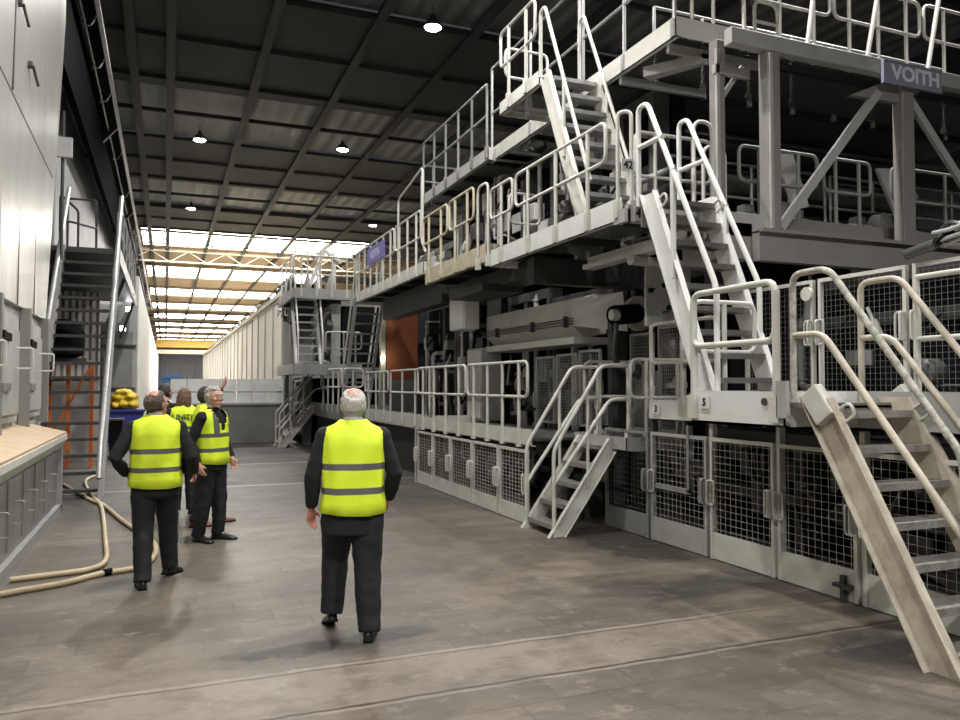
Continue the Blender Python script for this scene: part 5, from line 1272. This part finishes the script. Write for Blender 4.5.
        sl = MB().loft([[S_((w_ * math.cos(a), y_ + 0.0, z_)) for (w_, z_) in ((1, 0),) for w_ in (ww,) for a in ()] for ww, y_, z_ in ()]) if False else None
        pts = [(-0.030, -0.095), (0.030, -0.095), (0.038, -0.03), (0.040, 0.04), (0.050, 0.11), (0.046, 0.16), (0.02, 0.20), (-0.02, 0.20), (-0.046, 0.16), (-0.050, 0.11), (-0.040, 0.04), (-0.038, -0.03)]
        s2 = MB(); s2.loft([[S_((x, y_, 0.0)) for x, y_ in pts], [S_((x, y_, 0.016)) for x, y_ in pts]], smooth=False)
        s2.build('sole', BLACK, so)
    # ---- vest
    if vest:
        zs = [(0.865, 0.221, 0.162), (0.94, 0.214, 0.158), (1.00, 0.205, 0.154), (1.045, 0.204, 0.153), (1.10, 0.204, 0.151), (1.165, 0.205, 0.150), (1.21, 0.207, 0.149), (1.24, 0.208, 0.148), (1.27, 0.210, 0.147), (1.30, 0.211, 0.145), (1.32, 0.212, 0.144), (1.34, 0.213, 0.142), (1.36, 0.212, 0.137), (1.385, 0.214, 0.130), (1.42, 0.205, 0.117), (1.450, 0.172, 0.104), (1.476, 0.115, 0.092), (1.505, 0.084, 0.080)]
        vm = MB(); mis = []
        for i in range(len(zs) - 1):
            z = (zs[i][0] + zs[i + 1][0]) / 2
            mis.append(1 if (1.00 < z < 1.045) or (1.165 < z < 1.21) else 0)
        n_ = 48
        rings = []
        for z, rx, ry in zs:
            e_ = ell((0, -0.002 + lean * max(0, (z - 1.0) / 0.5), z), rx * G, ry * G, n_, 2.5)
            for k in range(n_):
                a = 2 * math.pi * k / n_
                fold = 0.004 * math.sin(a * 9 + z * 7) + 0.004 * math.sin(a * 5 - z * 19)
                e_[k] += V3((math.cos(a), math.sin(a), 0)) * fold
                if z < 0.9: e_[k].z += 0.010 * math.sin(a * 2 + 1)
            rings.append(e_)
        for i in range(len(zs) - 1):
            for k in range(n_):
                a = 2 * math.pi * (k + 0.5) / n_
                front = math.sin(a) > 0
                zz = (zs[i][0] + zs[i + 1][0]) / 2
                if open_front and front:
                    wv = max(0.0, (zz - 1.20) * 0.48) if zz > 1.2 else 0.0
                    if abs(rings[i][k].x + rings[i][(k + 1) % n_].x) / 2 < wv: continue
                mi = mis[i]
                if open_front and front and zz > 1.2 and 0.095 < abs(rings[i][k].x) < 0.145: mi = 1
                vm.add([rings[i][k], rings[i][(k + 1) % n_], rings[i + 1][(k + 1) % n_], rings[i + 1][k]], [(0, 1, 2, 3)], mi, True)
        vo = vm.build('hivis_vest', [HIVIS, REFL], t)
        wd = vo.modifiers.new('weld', 'WELD'); wd.merge_threshold = 0.0005
        so_ = vo.modifiers.new('thickness', 'SOLIDIFY'); so_.thickness = 0.006; so_.offset = 1
        if text:
            text_mesh('vest_lettering', text, 0.10, TEXTD, vo, Matrix.Translation((0, -0.170 * G, 1.335)) @ Euler((math.pi / 2, 0, 0)).to_matrix().to_4x4(), 0.006, 0.003)
    return t

R_ = math.radians
# grey haired man walking away, centre
person('grey haired stocky man seen from behind walking, alone in the centre', (1.23, 5.40, 0), R_(-11), 1.0, 1.02, leg_g=1.12,
       feet=((-0.14, 0.22, 0.06, 0.18), (0.11, -0.08, 0.0, -0.12)),
       arms=(((-0.275, -0.02, 1.12), (-0.285, 0.08, 0.88), (0.6, -0.8, 0)), ((0.29, 0.0, 1.13), (0.26, 0.18, 0.92), (-1, 0, 0))), head=(0.05, 0.03), skin=SKINR, hair=('bald', HAIRG), lean=0.02)
# man on the left, hand on hip
person('dark haired man seen from behind at left with one elbow out', (-0.07, 7.50, 0), R_(2), 0.985, 1.02,
       feet=((-0.10, -0.16, 0.0, 0.1), (0.14, 0.26, 0.02, -0.6)),
       arms=(((-0.335, -0.10, 1.13), (-0.23, 0.12, 0.97), (1, 0, 0)), ((0.30, -0.05, 1.12), (0.34, 0.14, 0.96), (-1, 0.2, 0))), head=(-0.8, 0.16), skin=SKINR, hair=('bald', HAIRM), jacket_hem=0.78)
# man facing right with grey curly hair
person('grey curly haired man with vest turned towards the camera and right', (0.50, 9.30, 0), R_(-128), 1.0, 0.98,
       feet=((-0.10, 0.05, 0.0, 0.2), (0.11, -0.06, 0.0, -0.25)),
       arms=(((-0.27, -0.04, 1.13), (-0.24, 0.10, 0.90), (1, 0, 0)), ((0.27, -0.08, 1.13), (0.27, 0.02, 0.88), (-1, 0, 0))), head=(-0.25, 0.0), hair=('curly', HAIRG), open_front=True, jacket_hem=0.80)
person('person in black with one arm raised, mostly hidden behind the curly haired man', (0.47, 10.35, 0), R_(-80), 1.0, 0.95,
       feet=((-0.08, 0.22, 0.0, 0.1), (0.10, -0.1, 0.0, -0.1)),
       arms=(((-0.31, 0.14, 1.50), (-0.22, 0.26, 1.72), (0, -1, 0)), ((0.27, -0.08, 1.13), (0.27, 0.02, 0.88), (-1, 0, 0))), head=(0.2, 0.1), hair=('short', HAIRD), shoe=SHOEB, vest=True)
person('person with long brown hair seen from behind in a lettered yellow vest', (0.25, 11.35, 0), R_(0), 0.985, 0.95,
       arms=(((-0.26, -0.02, 1.14), (-0.20, 0.14, 0.98), (1, 0, 0)), ((0.26, -0.02, 1.14), (0.20, 0.14, 0.98), (-1, 0, 0))), head=(-0.25, 0.06), hair=('long', HAIRB), text='UNITO', jacket_hem=0.80)
person('dark haired person farthest back in the group, only the head showing', (0.00, 12.6, 0), R_(-25), 1.02, 0.85, vest=False, hair=('short', HAIRD), head=(-0.3, 0.1))
